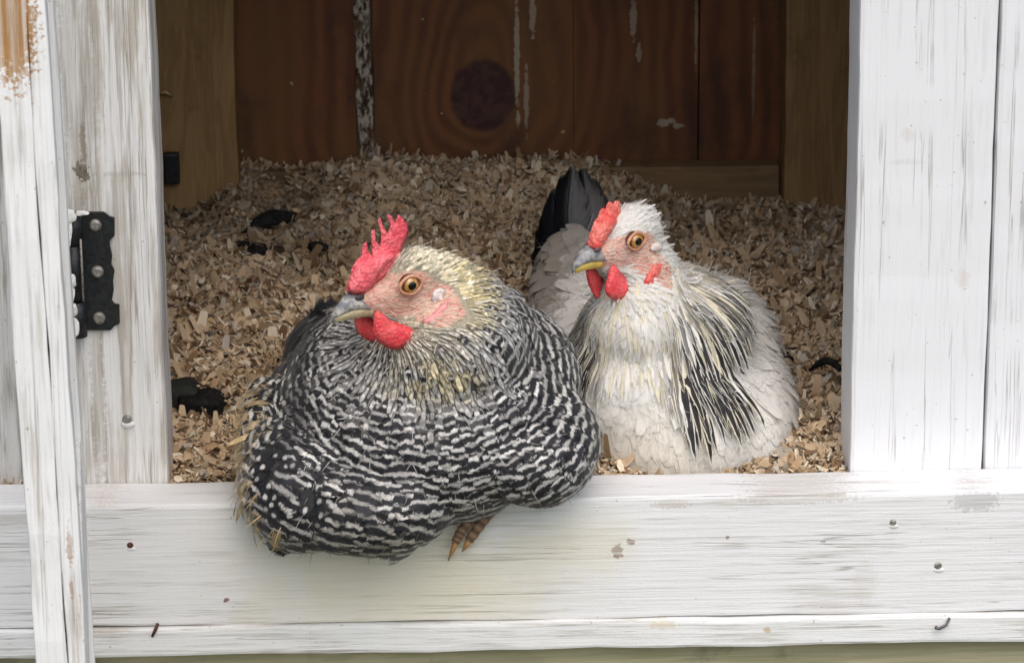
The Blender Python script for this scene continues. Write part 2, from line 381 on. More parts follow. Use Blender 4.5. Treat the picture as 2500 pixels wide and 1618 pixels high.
# screws and nail heads sunk in the paint
for (px, py, Y, rr, mt) in [(2180, 1275, 0.0, .0022, M_steel), (2290, 1380, 0.0, .0026, M_steel), (318, 1330, 0.0, .0022, M_rust), (310, 1024, RD_, .0030, M_steel)]:
    q = PY(px, py, Y); disc_head('screw', (q[0], Y+.0005, q[2]), rr, .0016, mt, coop)
    bm = bmesh.new()          # lip of paint below each head
    bmesh.ops.create_uvsphere(bm, u_segments=12, v_segments=8, radius=1.0)
    for v in bm.verts: v.co = Vector((q[0]+.0006+v.co.x*rr*1.5, Y+.0003+v.co.y*.0012, q[2]-rr*1.1+v.co.z*rr*.75))
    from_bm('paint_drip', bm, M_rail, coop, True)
def tube_obj(name, pts, radii, mat, parent, n=8, smooth=True, caps=True):
    pts = [np.array(p, float) for p in pts]; V = []; Fc = []
    for i, p in enumerate(pts):
        t = pts[min(i+1, len(pts)-1)]-pts[max(i-1, 0)]; t /= np.linalg.norm(t)
        a = np.cross(t, (0.3, 0.9, 0.1)); a /= np.linalg.norm(a); b = np.cross(t, a)
        for k in range(n):
            th = 2*math.pi*k/n; V.append(p+radii[i]*(math.cos(th)*a+math.sin(th)*b))
    for i in range(len(pts)-1):
        for k in range(n):
            Fc.append((i*n+k, i*n+(k+1) % n, (i+1)*n+(k+1) % n, (i+1)*n+k))
    if caps: Fc += [tuple(range(n))[::-1], tuple(range((len(pts)-1)*n, len(pts)*n))]
    me = bpy.data.meshes.new(name); me.from_pydata([tuple(v) for v in V], [], Fc); me.update()
    return link(name, me, mat, parent, smooth)
tube_obj('bent_nail', [PY(385, 1522, -.003), PY(380, 1535, -.006), PY(372, 1552, -.0045)], [.0012, .0011, .0008], M_rust, coop)
tube_obj('bent_nail', [PY(2318, 1508, -.003), PY(2310, 1525, -.006), PY(2292, 1534, -.007), PY(2284, 1530, -.0072)], [.0009, .0009, .001, .0013], simple('grey_wire', (.13, .12, .13), .5, .4, .5), coop)

# hinge on the left post ------------------------------------------------
HY = RD_ - .0002
def hinge():
    # zoom (100..350 x 480..880, 3.848 px per px)
    z = lambda a, b: (100+a/3.848, 480+b/3.848)
    out = [(350, 150), (590, 150), (640, 190), (690, 205), (690, 370), (640, 420), (650, 480), (668, 560), (660, 640), (690, 700), (675, 800), (682, 880), (665, 980), (690, 1010), (735, 1020), (740, 1190), (690, 1215), (655, 1255), (385, 1255)]
    bm = bmesh.new()
    vs_ = [bm.verts.new(tuple(PY(*z(a, b), HY-.0022))) for a, b in out]
    f = bm.faces.new(vs_)
    r = bmesh.ops.extrude_face_region(bm, geom=[f])
    for v in [g for g in r['geom'] if isinstance(g, bmesh.types.BMVert)]: v.co.y = HY+.0008
    bmesh.ops.recalc_face_normals(bm, faces=bm.faces)
    leaf = from_bm('hinge', bm, M_black, coop)
    for a, b in ((510, 270), (530, 705), (545, 1140)):
        q = PY(*z(a, b), HY-.0022); disc_head('screw', (q[0], HY-.0018, q[2]), .0040, .0026, M_steel, leaf)
    # knuckles in front of the leaf's left edge
    ks = [(165, 440), (455, 960), (985, 1310)]
    for i, (b0, b1) in enumerate(ks):
        xa = 320 + 55*(b0-165)/1100; xb = 320+55*(b1-165)/1100
        P0, P1 = PY(*z(xa-10, b0), HY-.006), PY(*z(xb-10, b1), HY-.006)
        P0[0] = P1[0] = PY(*z(320, 700), HY-.006)[0]-(.0008 if i == 1 else 0)
        tube_obj('knuckle', [P0, P0*.5+P1*.5, P1], [.0058, .0058, .0058], M_black, leaf, 14)
    P0, P1 = PY(*z(372, 400), HY-.0115), PY(*z(395, 980), HY-.0115)
    P1[0] = P0[0]
    tube_obj('pin_edge', [P0, P0*.5+P1*.5, P1], [.0008, .0008, .0008], M_steel, leaf, 8)
    # door side leaf, seen nearly edge on, with blobs of old paint on it
    q0, q1 = PY(*z(215, 170), HY-.012), PY(*z(300, 1320), HY-.012)
    bm = bmesh.new(); wobble_box(bm, (q1[0]-.004, HY-.040, q1[2]), (q1[0]-.002, HY-.004, q0[2]), .0005)
    d = from_bm('door_leaf', bm, M_black, leaf)
    def blob(cx, cy, cz, rx, ry, rz, seed):
        R = random.Random(seed); bm = bmesh.new(); bmesh.ops.create_icosphere(bm, subdivisions=2, radius=1.0)
        for v in bm.verts:
            w = 1+R.uniform(-.25, .25); v.co = Vector((cx+v.co.x*rx*w, cy+v.co.y*ry*w, cz+v.co.z*rz*w))
        return from_bm('paint_flake', bm, M_flake, leaf)
    for i, (a, b, rx, rz) in enumerate([(250, 320, .006, .0115*3.2), (380, 158, .010, .0035), (290, 790, .006, .010), (292, 915, .004, .012), (300, 1065, .006, .010), (305, 1240, .008, .017), (265, 190, .010, .010)]):
        q = PY(*z(a, b), HY-.0125); blob(q[0], q[1], q[2], rx*.42, .0016, rz*.42 if i else .0095, i)
hinge()

# the open door, standing out towards the viewer ---------------------------
def door():
    y0, y1 = RD_-.008, -0.33
    ra, rb = PY(112, 0, y1), PY(214, 1618, y1)        # inner corner of the free edge
    la = PY(87, 1618, y1)
    slope = (ra[0]-rb[0])/(ra[2]-rb[2]); width = rb[0]-la[0]
    hx = PY(176, 650, y0); skew = (hx[0]-(rb[0]+slope*(hx[2]-rb[2])))/(y0-y1)
    def shear(o_bm):
        for v in o_bm.verts:
            v.co.x += slope*(v.co.z-rb[2]) + skew*(v.co.y-y1) + rb[0]
    def part(name, lo, hi, mat, parent, bev=.002, cuts=30, amp=.0004, ax=2, seed=0):
        bm = bmesh.new(); wobble_box(bm, lo, hi, bev, cuts, amp, ax, seed); shear(bm)
        return from_bm(name, bm, mat, parent)
    zt, zb = 0.46, -0.34
    d = part('door', (-width, y1, zb), (-.0101, y1+.045, zt), M_door, coop, .0014, 40, .0005, 2, 41)   # free stile, board layer
    part('stile', (-.0100, y1+.0015, zb), (-.0003, y1+.05, zt), M_door, d, .0018, 40, .0004, 2, 42)
    part('stile', (-.0100, y0-.05, zb), (-.0003, y0, zt), M_door, d, .002, 20, .0003, 2, 43)
    for k in range(4):
        a = y1+.0455+k*.0755; part('board', (-width+.0005, a, zb), (-.0107, a+.0748, zt), M_door, d, .002, 20, .0003, 2, 44+k)
    for z0 in (zb, -.01, zt-.06):
        part('cross_rail', (-.0100, y1+.0505, z0), (-.0006, y0-.0505, z0+.06), M_door, d, .002, 0)
    return d
door()

# ------------------------------------------------------------------ litter
def litter_h(x, y):
    t = np.clip((y-.04)/.54, 0, 1)
    h = -.006 + .027*t
    h = h*1.0 + .003*np.sin(x*31+y*17)+.0022*np.sin(x*57-y*43+1)+.0018*np.sin(x*19-y*71)
    bank = np.clip((y-.50)/.09, 0, 1)**1.5*np.clip((.145-x)/.07, 0, 1)*np.clip((x+.222)/.02, 0, 1)
    h = h + .030*bank
    for (px, py, r, d) in ((487, 992, .026, .016), (450, 985, .022, .015), (530, 995, .018, .012), (630, 630, .016, .008), (690, 560, .02, .006)):
        q = PZ(px, py, .0 if py > 800 else .012)
        h = h - d*np.exp(-((x-q[0])**2+(y-q[1])**2)/(r*r)*1.6)
    return h
nx, ny = 110, 120
gx, gy = np.meshgrid(np.linspace(-.598, .598, nx), np.linspace(RD_+.0008, YB-.0015, ny))
gv = np.stack([gx, gy, litter_h(gx, gy)-.0035], -1).reshape(-1, 3)
ii = (np.arange(ny-1)[:, None]*nx+np.arange(nx-1)[None]).ravel()
M_bed = simple('crumbled_litter', (0.26, 0.18, 0.11), 0.95, 0.1, 0, 0.6, 260, 1.0)
tag(mesh_np('litter_bed', gv, np.stack([ii, ii+1, ii+nx+1, ii+nx], -1), M_bed), kind='structure')

def ribbons(root, nrm, dirv, L, W, lift, drop, ts, prof, camber, phase0, period, tint, pat, jit=0.0):
    """many feathers or shavings at once: each a cambered strip of len(ts)-1 rows"""
    n = len(root); side = np.cross(dirv, nrm); side /= np.linalg.norm(side, axis=1)[:, None]+1e-9
    rows = []; uvs = []; ph = []
    L = L[:, None]; W = W[:, None]; lift = np.broadcast_to(lift, n)[:, None]; drop = np.broadcast_to(drop, n)[:, None]
    for t, w in zip(ts, prof):
        c = root + dirv*L*t + nrm*(lift*t-drop*t*t)*L
        hw = W*.5*w*(1+jit*rng.normal(size=(n, 1)))
        low = nrm*hw*camber
        rows += [c-side*hw-low, c, c+side*hw-low]
        uvs += [np.tile((0.0, t), (n, 1)), np.tile((.5, t), (n, 1)), np.tile((1.0, t), (n, 1))]
        ph += [phase0+t*L[:, 0]/period]*3
    k = len(ts)*3
    V = np.stack(rows, 1).reshape(-1, 3); UV = np.stack(uvs, 1).reshape(-1, 2)
    PH = np.stack(ph, 1).reshape(-1)
    P4 = np.repeat(pat, k, 0); P4[:, 0] = PH; T4 = np.repeat(tint, k, 0)
    base = []
    for j in range(len(ts)-1):
        a = j*3
        base += [(a, a+1, a+4, a+3), (a+1, a+2, a+5, a+4)]
    Fq = (np.arange(n)[:, None, None]*k+np.array(base)[None]).reshape(-1, 4)
    return V, Fq, UV, T4, P4
def conform(bvh, P, n, d, L, nrow_ts, lift, sink=.0008):
    """march each feather's centre line along the skin; returns per row points, normals, directions"""
    N_ = len(P); C = np.empty((len(nrow_ts), N_, 3)); NN = np.empty_like(C); DD = np.empty_like(C)
    p = P.copy(); nn = n.copy(); dd = d.copy(); tp = 0.0
    for r, t in enumerate(nrow_ts):
        if r:
            st = p+dd*(L*(t-tp))[:, None]; Ls = L.tolist()
            for i in range(N_):
                loc, no, _, _ = bvh.find_nearest(st[i])
                if loc is not None: p[i] = loc; nn[i] = nn[i]*.45+np.array(no)*.55
            nn = unit(nn); dd = unit(dd-nn*np.sum(dd*nn, 1)[:, None])
        tp = t
        C[r] = p+nn*((lift*L*t**1.3)-sink*(1-t))[:, None]; NN[r] = nn; DD[r] = dd
    return C, NN, DD
def ribbons_c(C, NN, DD, L, W, ts, prof, camber, phase0, period, tint, pat, jit=0.0):
    n = len(L); rows = []; uvs = []; ph = []; W = W[:, None]
    for r, (t, w) in enumerate(zip(ts, prof)):
        side = unit(np.cross(DD[r], NN[r])); hw = W*.5*w*(1+jit*rng.normal(size=(n, 1))); low = NN[r]*hw*camber
        wob = DD[r]*L[:, None]*rng.normal(size=(n, 1))*jit*.35
        rows += [C[r]-side*hw-low+wob, C[r], C[r]+side*hw-low-wob]
        uvs += [np.tile((0.0, t), (n, 1)), np.tile((.5, t), (n, 1)), np.tile((1.0, t), (n, 1))]
        ph += [phase0+t*L/period]*3
    k = len(ts)*3
    V = np.stack(rows, 1).reshape(-1, 3); UV = np.stack(uvs, 1).reshape(-1, 2); PH = np.stack(ph, 1).reshape(-1)
    P4 = np.repeat(pat, k, 0); P4[:, 0] = PH; T4 = np.repeat(tint, k, 0)
    base = []
    for j in range(len(ts)-1): base += [(j*3, j*3+1, j*3+4, j*3+3), (j*3+1, j*3+2, j*3+5, j*3+4)]
    return V, (np.arange(n)[:, None, None]*k+np.array(base)[None]).reshape(-1, 4), UV, T4, P4
def unit(v): return v/(np.linalg.norm(v, axis=-1, keepdims=True)+1e-12)

def shaving_mat():
    N = NT('pine_shaving'); t = N.attr('tint'); uv = N.coord('UV'); u, v, _ = N.sep(uv)
    g = N.noise(N.scaled(uv, (9, 1.2, 1)), 1.0, 3, .6)
    col = N.mix(N.math('MULTIPLY', N.sstep(g, .35, .7), .35), t[0], (0.25, 0.15, 0.07))
    N.set(col, .75, .2)
    return N.mat
M_shav = shaving_mat()
def shavings():
    n = 72000
    x = rng.uniform(-.40, .42, n); y = RD_+.002+(YB-.006-RD_)*rng.uniform(0, 1, n)**.9
    z = litter_h(x, y)
    e = 1e-3
    nr = unit(np.stack([-(litter_h(x+e, y)-z)/e, -(litter_h(x, y+e)-z)/e, np.ones(n)], -1)*1.0)
    nr = unit(nr+rng.normal(size=(n, 3))*np.where(y > .5, .18, .30)[:, None])
    d = rng.normal(size=(n, 3)); d = unit(d-nr*np.sum(d*nr, 1)[:, None])
    L = np.clip(rng.lognormal(math.log(.0058), .45, n), .0028, .020); L = np.where(y > .48, np.minimum(L, .010), L); W = L*rng.uniform(.25, .85, n); W = np.clip(W, .0014, .0075)
    keep = np.ones(n, bool)
    for (px, py, r) in ((487, 992, .017), (447, 985, .016), (535, 993, .011), (630, 628, .010), (668, 545, .012), (645, 560, .010), (690, 535, .010), (830, 552, .009), (775, 605, .006), (675, 625, .006), (985, 510, .007), (1915, 884, .006)):
        q = PZ(px, py, -.004 if py > 800 else .012); keep &= ~(((x-q[0])**2+(y-q[1])**2) < r*r)
    lift = rng.uniform(-.15, .40, n); drop = rng.normal(0, .45, n)+(rng.uniform(size=n) < .3)*rng.choice([-1.2, 1.3], n); lift = lift+drop*.55
    root = np.stack([x, y, z+rng.uniform(-.002, .0035, n)], -1)-d*L[:, None]*.5
    root[:, 1] = np.clip(root[:, 1], RD_+.007, YB-.012)
    c = np.array([(.47, .36, .24), (.43, .32, .20), (.60, .52, .39), (.30, .20, .115), (.45, .33, .21), (.17, .105, .06), (.38, .34, .29)])
    idx = rng.choice(7, n, p=[.25, .2, .16, .12, .15, .06, .06])
    tint = np.concatenate([np.clip(c[idx]*1.3, 0, .78)*rng.uniform(.78, 1.12, (n, 1)), np.ones((n, 1))], 1)
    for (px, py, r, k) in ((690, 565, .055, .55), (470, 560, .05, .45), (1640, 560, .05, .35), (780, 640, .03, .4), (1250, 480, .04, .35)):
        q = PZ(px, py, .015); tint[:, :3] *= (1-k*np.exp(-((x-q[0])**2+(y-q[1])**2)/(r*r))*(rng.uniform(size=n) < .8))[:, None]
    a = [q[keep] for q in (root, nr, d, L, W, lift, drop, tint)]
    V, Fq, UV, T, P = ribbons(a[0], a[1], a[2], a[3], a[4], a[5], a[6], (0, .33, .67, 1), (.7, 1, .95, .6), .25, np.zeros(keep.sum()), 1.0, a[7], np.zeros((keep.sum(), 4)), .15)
    V[:, 1] = np.clip(V[:, 1], RD_+.0008, YB-.0008)
    # crumbs and dust-fine curls between the larger shavings
    m = 52000; xc = rng.uniform(-.40, .42, m); yc = rng.uniform(RD_+.006, YB-.008, m); zc = litter_h(xc, yc)+rng.uniform(-.001, .0042, m)
    nc = unit(np.stack([rng.normal(0, .5, m), rng.normal(-.15, .5, m), np.ones(m)], -1)); dc = rng.normal(size=(m, 3)); dc = unit(dc-nc*np.sum(dc*nc, 1)[:, None])
    Lc = rng.uniform(.0018, .0045, m); Wc = Lc*rng.uniform(.2, .6, m); ic = rng.choice(7, m, p=[.2, .2, .25, .12, .13, .05, .05])
    tc = np.concatenate([np.clip(c[ic]*1.35, 0, .8)*rng.uniform(.8, 1.15, (m, 1)), np.ones((m, 1))], 1)
    kc_ = np.ones(m, bool)
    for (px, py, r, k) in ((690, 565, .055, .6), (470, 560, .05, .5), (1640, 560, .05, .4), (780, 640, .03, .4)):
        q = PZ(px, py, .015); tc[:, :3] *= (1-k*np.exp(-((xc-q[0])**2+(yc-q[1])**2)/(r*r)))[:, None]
    for (px, py, r) in ((487, 992, .016), (447, 985, .015), (630, 628, .009), (668, 545, .011), (830, 552, .008)):
        q = PZ(px, py, -.004 if py > 800 else .012); kc_ &= ~(((xc-q[0])**2+(yc-q[1])**2) < r*r)
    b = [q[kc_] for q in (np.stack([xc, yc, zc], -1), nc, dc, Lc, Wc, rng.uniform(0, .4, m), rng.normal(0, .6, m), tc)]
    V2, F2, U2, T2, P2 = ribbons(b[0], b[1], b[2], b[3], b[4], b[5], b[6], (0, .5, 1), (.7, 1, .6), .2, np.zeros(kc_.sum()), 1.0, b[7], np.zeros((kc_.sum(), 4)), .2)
    V, Fq, UV, T = np.concatenate([V, V2]), np.concatenate([Fq, F2+len(V)]), np.concatenate([UV, U2]), np.concatenate([T, T2])
    # a few flakes stuck to the boards and lodged on the plate
    o = mesh_np('wood_shavings', V, Fq, M_shav, None, True, UV, {'tint': T})
    tag(o, 'deep bed of pale curled pine shavings covering the coop floor', 'wood shavings', kind='stuff')
shavings()

# bits that can be told apart on the litter -------------------------------
M_drop = simple('black_dropping', (0.014, 0.013, 0.012), 0.85, 0.2, 0, 0.6, 300, 1.0)
M_drop2 = simple('brown_dropping', (0.045, 0.03, 0.018), 0.9, 0.2, 0, 0.6, 300, 1.0)
def lump(name, px, py, zc, rx, ry, rz, mat, label, seed, arch=0.0, rotz=0.0, group=None, cat='dropping', boxy=1.0):
    R = random.Random(seed); q = PZ(px, py, zc)
    bm = bmesh.new(); bmesh.ops.create_icosphere(bm, subdivisions=3, radius=1.0)
    ph = [R.uniform(0, 6.28) for _ in range(6)]
    c, s = math.cos(rotz), math.sin(rotz)
    for v in bm.verts:
        n = v.co.copy(); w = 1+.10*math.sin(5*n.x+ph[0])+.09*math.sin(6*n.y+ph[1])+.09*math.sin(7*n.z+ph[2])+R.uniform(-.05, .05)
        p = [math.copysign(abs(k)**boxy, k) for k in n]
        x_, y_, z_ = p[0]*rx*w, p[1]*ry*w, p[2]*rz*w
        z_ += arch*(1-p[0]**2)-arch*.5
        v.co = Vector((q[0]+c*x_-s*y_, q[1]+s*x_+c*y_, q[2]+z_))
    return tag(from_bm(name, bm, mat, None, True), label, cat, group)
lump('black_clod', 497, 990, -.006, .0165, .016, .010, M_drop, 'large smooth black clod sunk in the shavings beside the hinge post', 1, boxy=.8)
lump('black_clod', 432, 968, -.004, .016, .010, .010, simple('charcoal_slab', (.022, .024, .020), .8, .3), 'charcoal grey slab against the hinge post, next to the black clod', 2, cat='clod', boxy=.45)
bpy.data.objects['black_clod']['category'] = 'clod'
lump('dropping', 668, 544, .026, .026, .007, .006, M_drop, 'long dark arched dropping lying on the shavings near the left stud', 3, .006, .5)
lump('dropping', 630, 630, .018, .0085, .007, .0095, M_drop, 'squat black block of a dropping below the arched one', 4, boxy=.6)
lump('dropping', 675, 622, .017, .006, .006, .008, M_drop2, 'brown dropping right next to the squat black one', 5)
lump('dropping', 830, 550, .020, .011, .006, .0045, M_drop, 'short black dropping on the shavings behind the red comb', 6, .002, -.4)
lump('dropping', 775, 603, .019, .008, .005, .004, M_drop, 'small black dropping between the arched one and the red comb', 7, 0, -.3)
lump('dropping', 1915, 880, .009, .006, .006, .006, M_drop, 'small dark grey dropping on the shavings beside the white hen', 8)
lump('dropping', 985, 508, .024, .009, .006, .004, M_drop, 'dark dropping on the shavings right above the red comb', 9, 0, .3)
lump('dropping', 1265, 468, .027, .010, .006, .004, M_drop2, 'brown grey dropping on the shavings beside the black tail', 10, 0, .3)
lump('dropping', 720, 560, .020, .009, .005, .0045, M_drop2, 'brown dropping touching the right end of the long arched one', 11, 0, .2)
lump('dropping', 590, 600, .018, .006, .005, .004, M_drop, 'tiny black dropping above the pale square wood flake', 12, 0, .6)
tube_obj('dark_feather', [PZ(1978, 904, .006), PZ(1995, 890, .013), PZ(2015, 880, .018), PZ(2035, 885, .019), PZ(2052, 902, .016)], [.0012, .0022, .0028, .0028, .002], M_drop, None)
tag(bpy.data.objects['dark_feather'], 'curved black feather on the shavings against the right jamb', 'feather')
# bark chips
def chip(px, py, z, L, W, ang, col, label, tilt=0.15):
    q = PZ(px, py, z); bm = bmesh.new(); n = 7
    for i in range(n):
        t = i/(n-1); w = W*.5*math.sin(math.pi*(.15+.75*t))*(1+.15*math.sin(9*t+px))
        for s in (-1, 1):
            x_ = (t-.5)*L; y_ = s*w; zz = .003*math.sin(t*3)+tilt*y_
            bm.verts.new((q[0]+math.cos(ang)*x_-math.sin(ang)*y_, q[1]+math.sin(ang)*x_+math.cos(ang)*y_, q[2]+zz))
    bm.verts.ensure_lookup_table()
    for i in range(n-1): bm.faces.new((bm.verts[2*i], bm.verts[2*i+1], bm.verts[2*i+3], bm.verts[2*i+2]))
    r = bmesh.ops.extrude_face_region(bm, geom=list(bm.faces))
    for g in r['geom']:
        if isinstance(g, bmesh.types.BMVert): g.co.z += .0012
    bmesh.ops.recalc_face_normals(bm, faces=bm.faces)
    tag(from_bm('bark_chip', bm, simple('bark_chip_wood', col, .8, .2, 0, .3, 150, .6), None), label, 'wood chip')
chip(1160, 426, .032, .020, .009, .0, (.06, .025, .015), 'dark red brown bark chip on the shavings below the knot')
chip(470, 560, .012, .034, .016, -1.0, (.12, .055, .022), 'reddish brown slab of bark at the foot of the left stud', .5)
chip(560, 640, .012, .014, .012, .3, (.42, .30, .15), 'pale square wood flake left of the squat black dropping', .6)
chip(1570, 540, .012, .05, .006, .1, (.16, .07, .03), 'brown splinter lying behind the white head')
# little dark bracket on the left stud and a straw caught behind the post
q = PY(420, 408, .573)
board('bracket', (q[0]-.006, .566, q[2]-.012), (q[0]+.006, .5748, q[2]+.012), M_black, coop, .0015)
q = PY(405, 230, .573)
tag(tube_obj('straw', [PY(385, 229, .574), PY(405, 226, .566), PY(422, 235, .573)], [.0011, .0013, .0008], simple('straw_yellow', (.50, .38, .18), .6, .3), None, 6), 'yellow straw caught on the face of the left stud', 'straw')

# ------------------------------------------------------------------ hens
def feather_mat(name, dark=(0.010, 0.010, 0.012), rough=0.55, transl=0.15, fray=34.0, rim=.72, strand=False, fleck=.22, sheen=.15):
    """tint.rgb pale colour, pat.r bar phase, pat.g bars, pat.b black shaft stripe, pat.a pale tip spot on black"""
    N = NT(name); t = N.attr('tint'); p = N.attr('pat'); uv = N.coord('UV'); u, v, _ = N.sep(uv)
    ps = N.nodes.new('ShaderNodeSeparateColor'); N.link(p[0], ps.inputs[0]); ph, bars, stripe = ps.outputs[:3]; dot = p[3]
    c = N.coord()
    au = N.math('ABSOLUTE', N.math('SUBTRACT', N.math('MULTIPLY', u, 2.0), 1.0))          # 0 shaft .. 1 edge
    nz = N.noise(c, 160.0, 3, .6); nf = N.noise(c, 900.0, 2, .6)
    w = N.math('ADD', ph, N.math('ADD', N.math('MULTIPLY', au, -.16), N.math('MULTIPLY', N.math('SUBTRACT', nz, .5), .80)))
    zz = N.noise(N.comb(N.math('MULTIPLY', u, 6.5), N.math('MULTIPLY', v, 1.2), N.math('MULTIPLY', nz, 25.0)), 1.0, 2, .6)   # barbs make the bar edges ragged
    sn = N.math('SINE', N.math('MULTIPLY', N.math('ADD', w, N.math('MULTIPLY', N.math('SUBTRACT', zz, .5), .55)), 6.2832))
    lightbar = N.math('MULTIPLY', N.sstep(sn, -.05, .95), N.sstep(zz, .28, .58, .55, 1.0))
    isdark = N.math('MULTIPLY', N.math('SUBTRACT', 1.0, lightbar), bars)
    st = N.math('MULTIPLY', N.math('MULTIPLY', N.sstep(au, .52, .78, 1, 0), N.sstep(v, .05, .35)), stripe)
    du = N.math('MULTIPLY', au, 1.5); dv = N.math('MULTIPLY', N.math('SUBTRACT', v, .88), 4.6)
    dd = N.math('SQRT', N.math('ADD', N.math('MULTIPLY', du, du), N.math('MULTIPLY', dv, dv)))
    dd = N.math('ADD', dd, N.math('MULTIPLY', N.math('SUBTRACT', nz, .5), .6))
    dt = N.math('MULTIPLY', N.sstep(dd, .22, .60, 0, 1), dot)
    rimd = N.math('MULTIPLY', N.sstep(N.math('ADD', au, N.math('MULTIPLY', N.math('SUBTRACT', nz, .5), .5)), .30, .75), N.math('SUBTRACT', 1.0, t[3]))
    k = N.math('MAXIMUM', N.math('MAXIMUM', N.math('MAXIMUM', isdark, rimd), st), dt)
    barb = N.noise(N.comb(N.math('MULTIPLY', au, 2.0), N.math('ADD', N.math('MULTIPLY', v, 26.0), N.math('MULTIPLY', au, -6.0)), nz), 1.0, 2, .6)
    pale = N.mix(N.math('MULTIPLY', N.sstep(nf, .4, .7), fleck), t[0], tuple(q*0.55 for q in (1, .93, .8)), 'MULTIPLY')
    dk = N.mix(N.sstep(nz, .4, .7), dark, tuple(q*2.4 for q in dark))
    col = N.mix(k, pale, dk)
    N.bump(N.math('ADD', barb, N.math('MULTIPLY', N.sstep(au, 0, .10, 1, 0), .6)), .35, .0006)
    N.set(col, rough, .25)
    N.bsdf.inputs['Sheen Weight'].default_value = sheen
    tr = N.nodes.new('ShaderNodeBsdfTranslucent'); N.link(col, tr.inputs[0])
    mx = N.nodes.new('ShaderNodeMixShader'); mx.inputs[0].default_value = transl
    N.t.links.new(N.bsdf.outputs[0], mx.inputs[1]); N.t.links.new(tr.outputs[0], mx.inputs[2])
    # the vane frays into single barbs at its rim
    bb = N.noise(N.comb(N.math('MULTIPLY', u, 1.5), N.math('ADD', N.math('MULTIPLY', v, fray), N.math('MULTIPLY', au, -fray*.35)), N.math('MULTIPLY', nz, 6.0)), 1.0, 3, .7)
    if strand:
        bb = N.noise(N.comb(N.math('MULTIPLY', u, 9.0), N.math('MULTIPLY', v, 1.6), N.math('MULTIPLY', nz, 14.0)), 1.0, 3, .7)
    ed = N.math('MAXIMUM', N.math('MULTIPLY', au, .8 if strand else 1.0), N.math('MULTIPLY', N.math('SUBTRACT', v, .62), 2.6))
    ed = N.math('ADD', ed, N.math('MULTIPLY', N.math('SUBTRACT', bb, .5), .75 if strand else 1.1))
    al = N.sstep(ed, rim, rim+(.5 if strand else .25), 1.0, 0.0)
    tp = N.nodes.new('ShaderNodeBsdfTransparent'); m3 = N.nodes.new('ShaderNodeMixShader'); N.link(al, m3.inputs[0])
    N.t.links.new(tp.outputs[0], m3.inputs[1]); N.t.links.new(mx.outputs[0], m3.inputs[2]); N.t.links.new(m3.outputs[0], N.out.inputs[0])
    return N.mat
M_feaB = feather_mat('barred_feather', transl=.08)
M_feaW = feather_mat('white_feather', dark=(0.012, 0.011, 0.012), transl=.35, rim=.80, strand=True, fleck=.06)
M_tail = feather_mat('glossy_tail_feather', dark=(0.004, 0.004, 0.005), transl=.0, fray=60.0, rim=.92, rough=.34, sheen=0.0)
M_feaH = feather_mat('hackle_feather', dark=(0.012, 0.011, 0.012), transl=.15, fray=40.0, rim=.80)

def flesh(name, c1, c2, sss=.15, rough=.40, bump=.9, scale=330.0):
    N = NT(name); c = N.coord()
    n = N.noise(c, scale, 4, .6); n2 = N.noise(c, 90.0, 3, .6)
    vor = N.nodes.new('ShaderNodeTexVoronoi'); N.link(c, vor.inputs[0]); vor.inputs['Scale'].default_value = scale*1.4
    col = N.mix(N.sstep(n2, .35, .65), c1, c2)
    col = N.mix(N.math('MULTIPLY', N.sstep(vor.outputs[0], .1, .55, 1, 0), .12), col, (.85, .45, .42))
    N.bump(N.math('ADD', n, N.math('MULTIPLY', vor.outputs[0], -1.0)), bump, .0010)
    N.set(col, rough, .40)
    N.bsdf.inputs['Subsurface Weight'].default_value = sss; N.bsdf.inputs['Subsurface Radius'].default_value = (.004, .0012, .0008)
    N.bsdf.inputs['Subsurface Scale'].default_value = 1.0
    return N.mat
M_combA = flesh('pink_red_comb', (.74, .085, .115), (.82, .17, .19))
M_combB = flesh('orange_red_comb', (.74, .10, .085), (.80, .21, .17))
M_wat = flesh('red_wattle', (.72, .055, .07), (.80, .11, .11), bump=.6)
M_lobe = flesh('pink_ear_lobe', (.72, .25, .25), (.78, .36, .34), bump=.5)
M_white_ear = simple('pale_ear_patch', (.72, .62, .58), .65, .25, 0, .2, 420, 1.0)
M_lid = flesh('eyelid_skin', (.52, .24, .13), (.60, .33, .20), bump=.5)

def skin_body_mat(name, base, headcol):
    N = NT(name); s = N.attr('skin'); c = N.coord()
    ps = N.nodes.new('ShaderNodeSeparateColor'); N.link(s[0], ps.inputs[0])
    n = N.noise(c, 300.0, 5, .65, .6); n2 = N.noise(c, 95.0, 4, .6); n3 = N.noise(N.scaled(c, (260, 260, 700)), 1.0, 3, .6, 1.2)
    sk = N.mix(N.sstep(n2, .38, .62), (.74, .37, .30), (.77, .50, .39))
    sk = N.mix(N.math('MULTIPLY', N.sstep(n, .50, .66), .55), sk, (.64, .17, .15))
    sk = N.mix(N.math('MULTIPLY', N.sstep(n3, .56, .72), .45), sk, (.78, .58, .46))
    base = N.mix(ps.outputs[1], base, headcol)
    col = N.mix(N.sstep(ps.outputs[0], .25, .75), base, sk)
    N.bump(N.math('ADD', n, N.math('MULTIPLY', n3, .8)), 1.0, .0022)
    N.set(col, .5, .35)
    N.bsdf.inputs['Subsurface Weight'].default_value = .08; N.bsdf.inputs['Subsurface Radius'].default_value = (.004, .0015, .001)
    return N.mat
def eye_mat():
    N = NT('amber_iris'); p = N.attr('tint')
    col = p[0]
    N.set(col, .12, .6); N.bsdf.inputs['Coat Weight'].default_value = .8; N.bsdf.inputs['Coat Roughness'].default_value = .04
    return N.mat
M_eye = eye_mat()
M_pupil = simple('black_pupil', (.004, .004, .004), .06, .6, 0, 0, 100, 0)

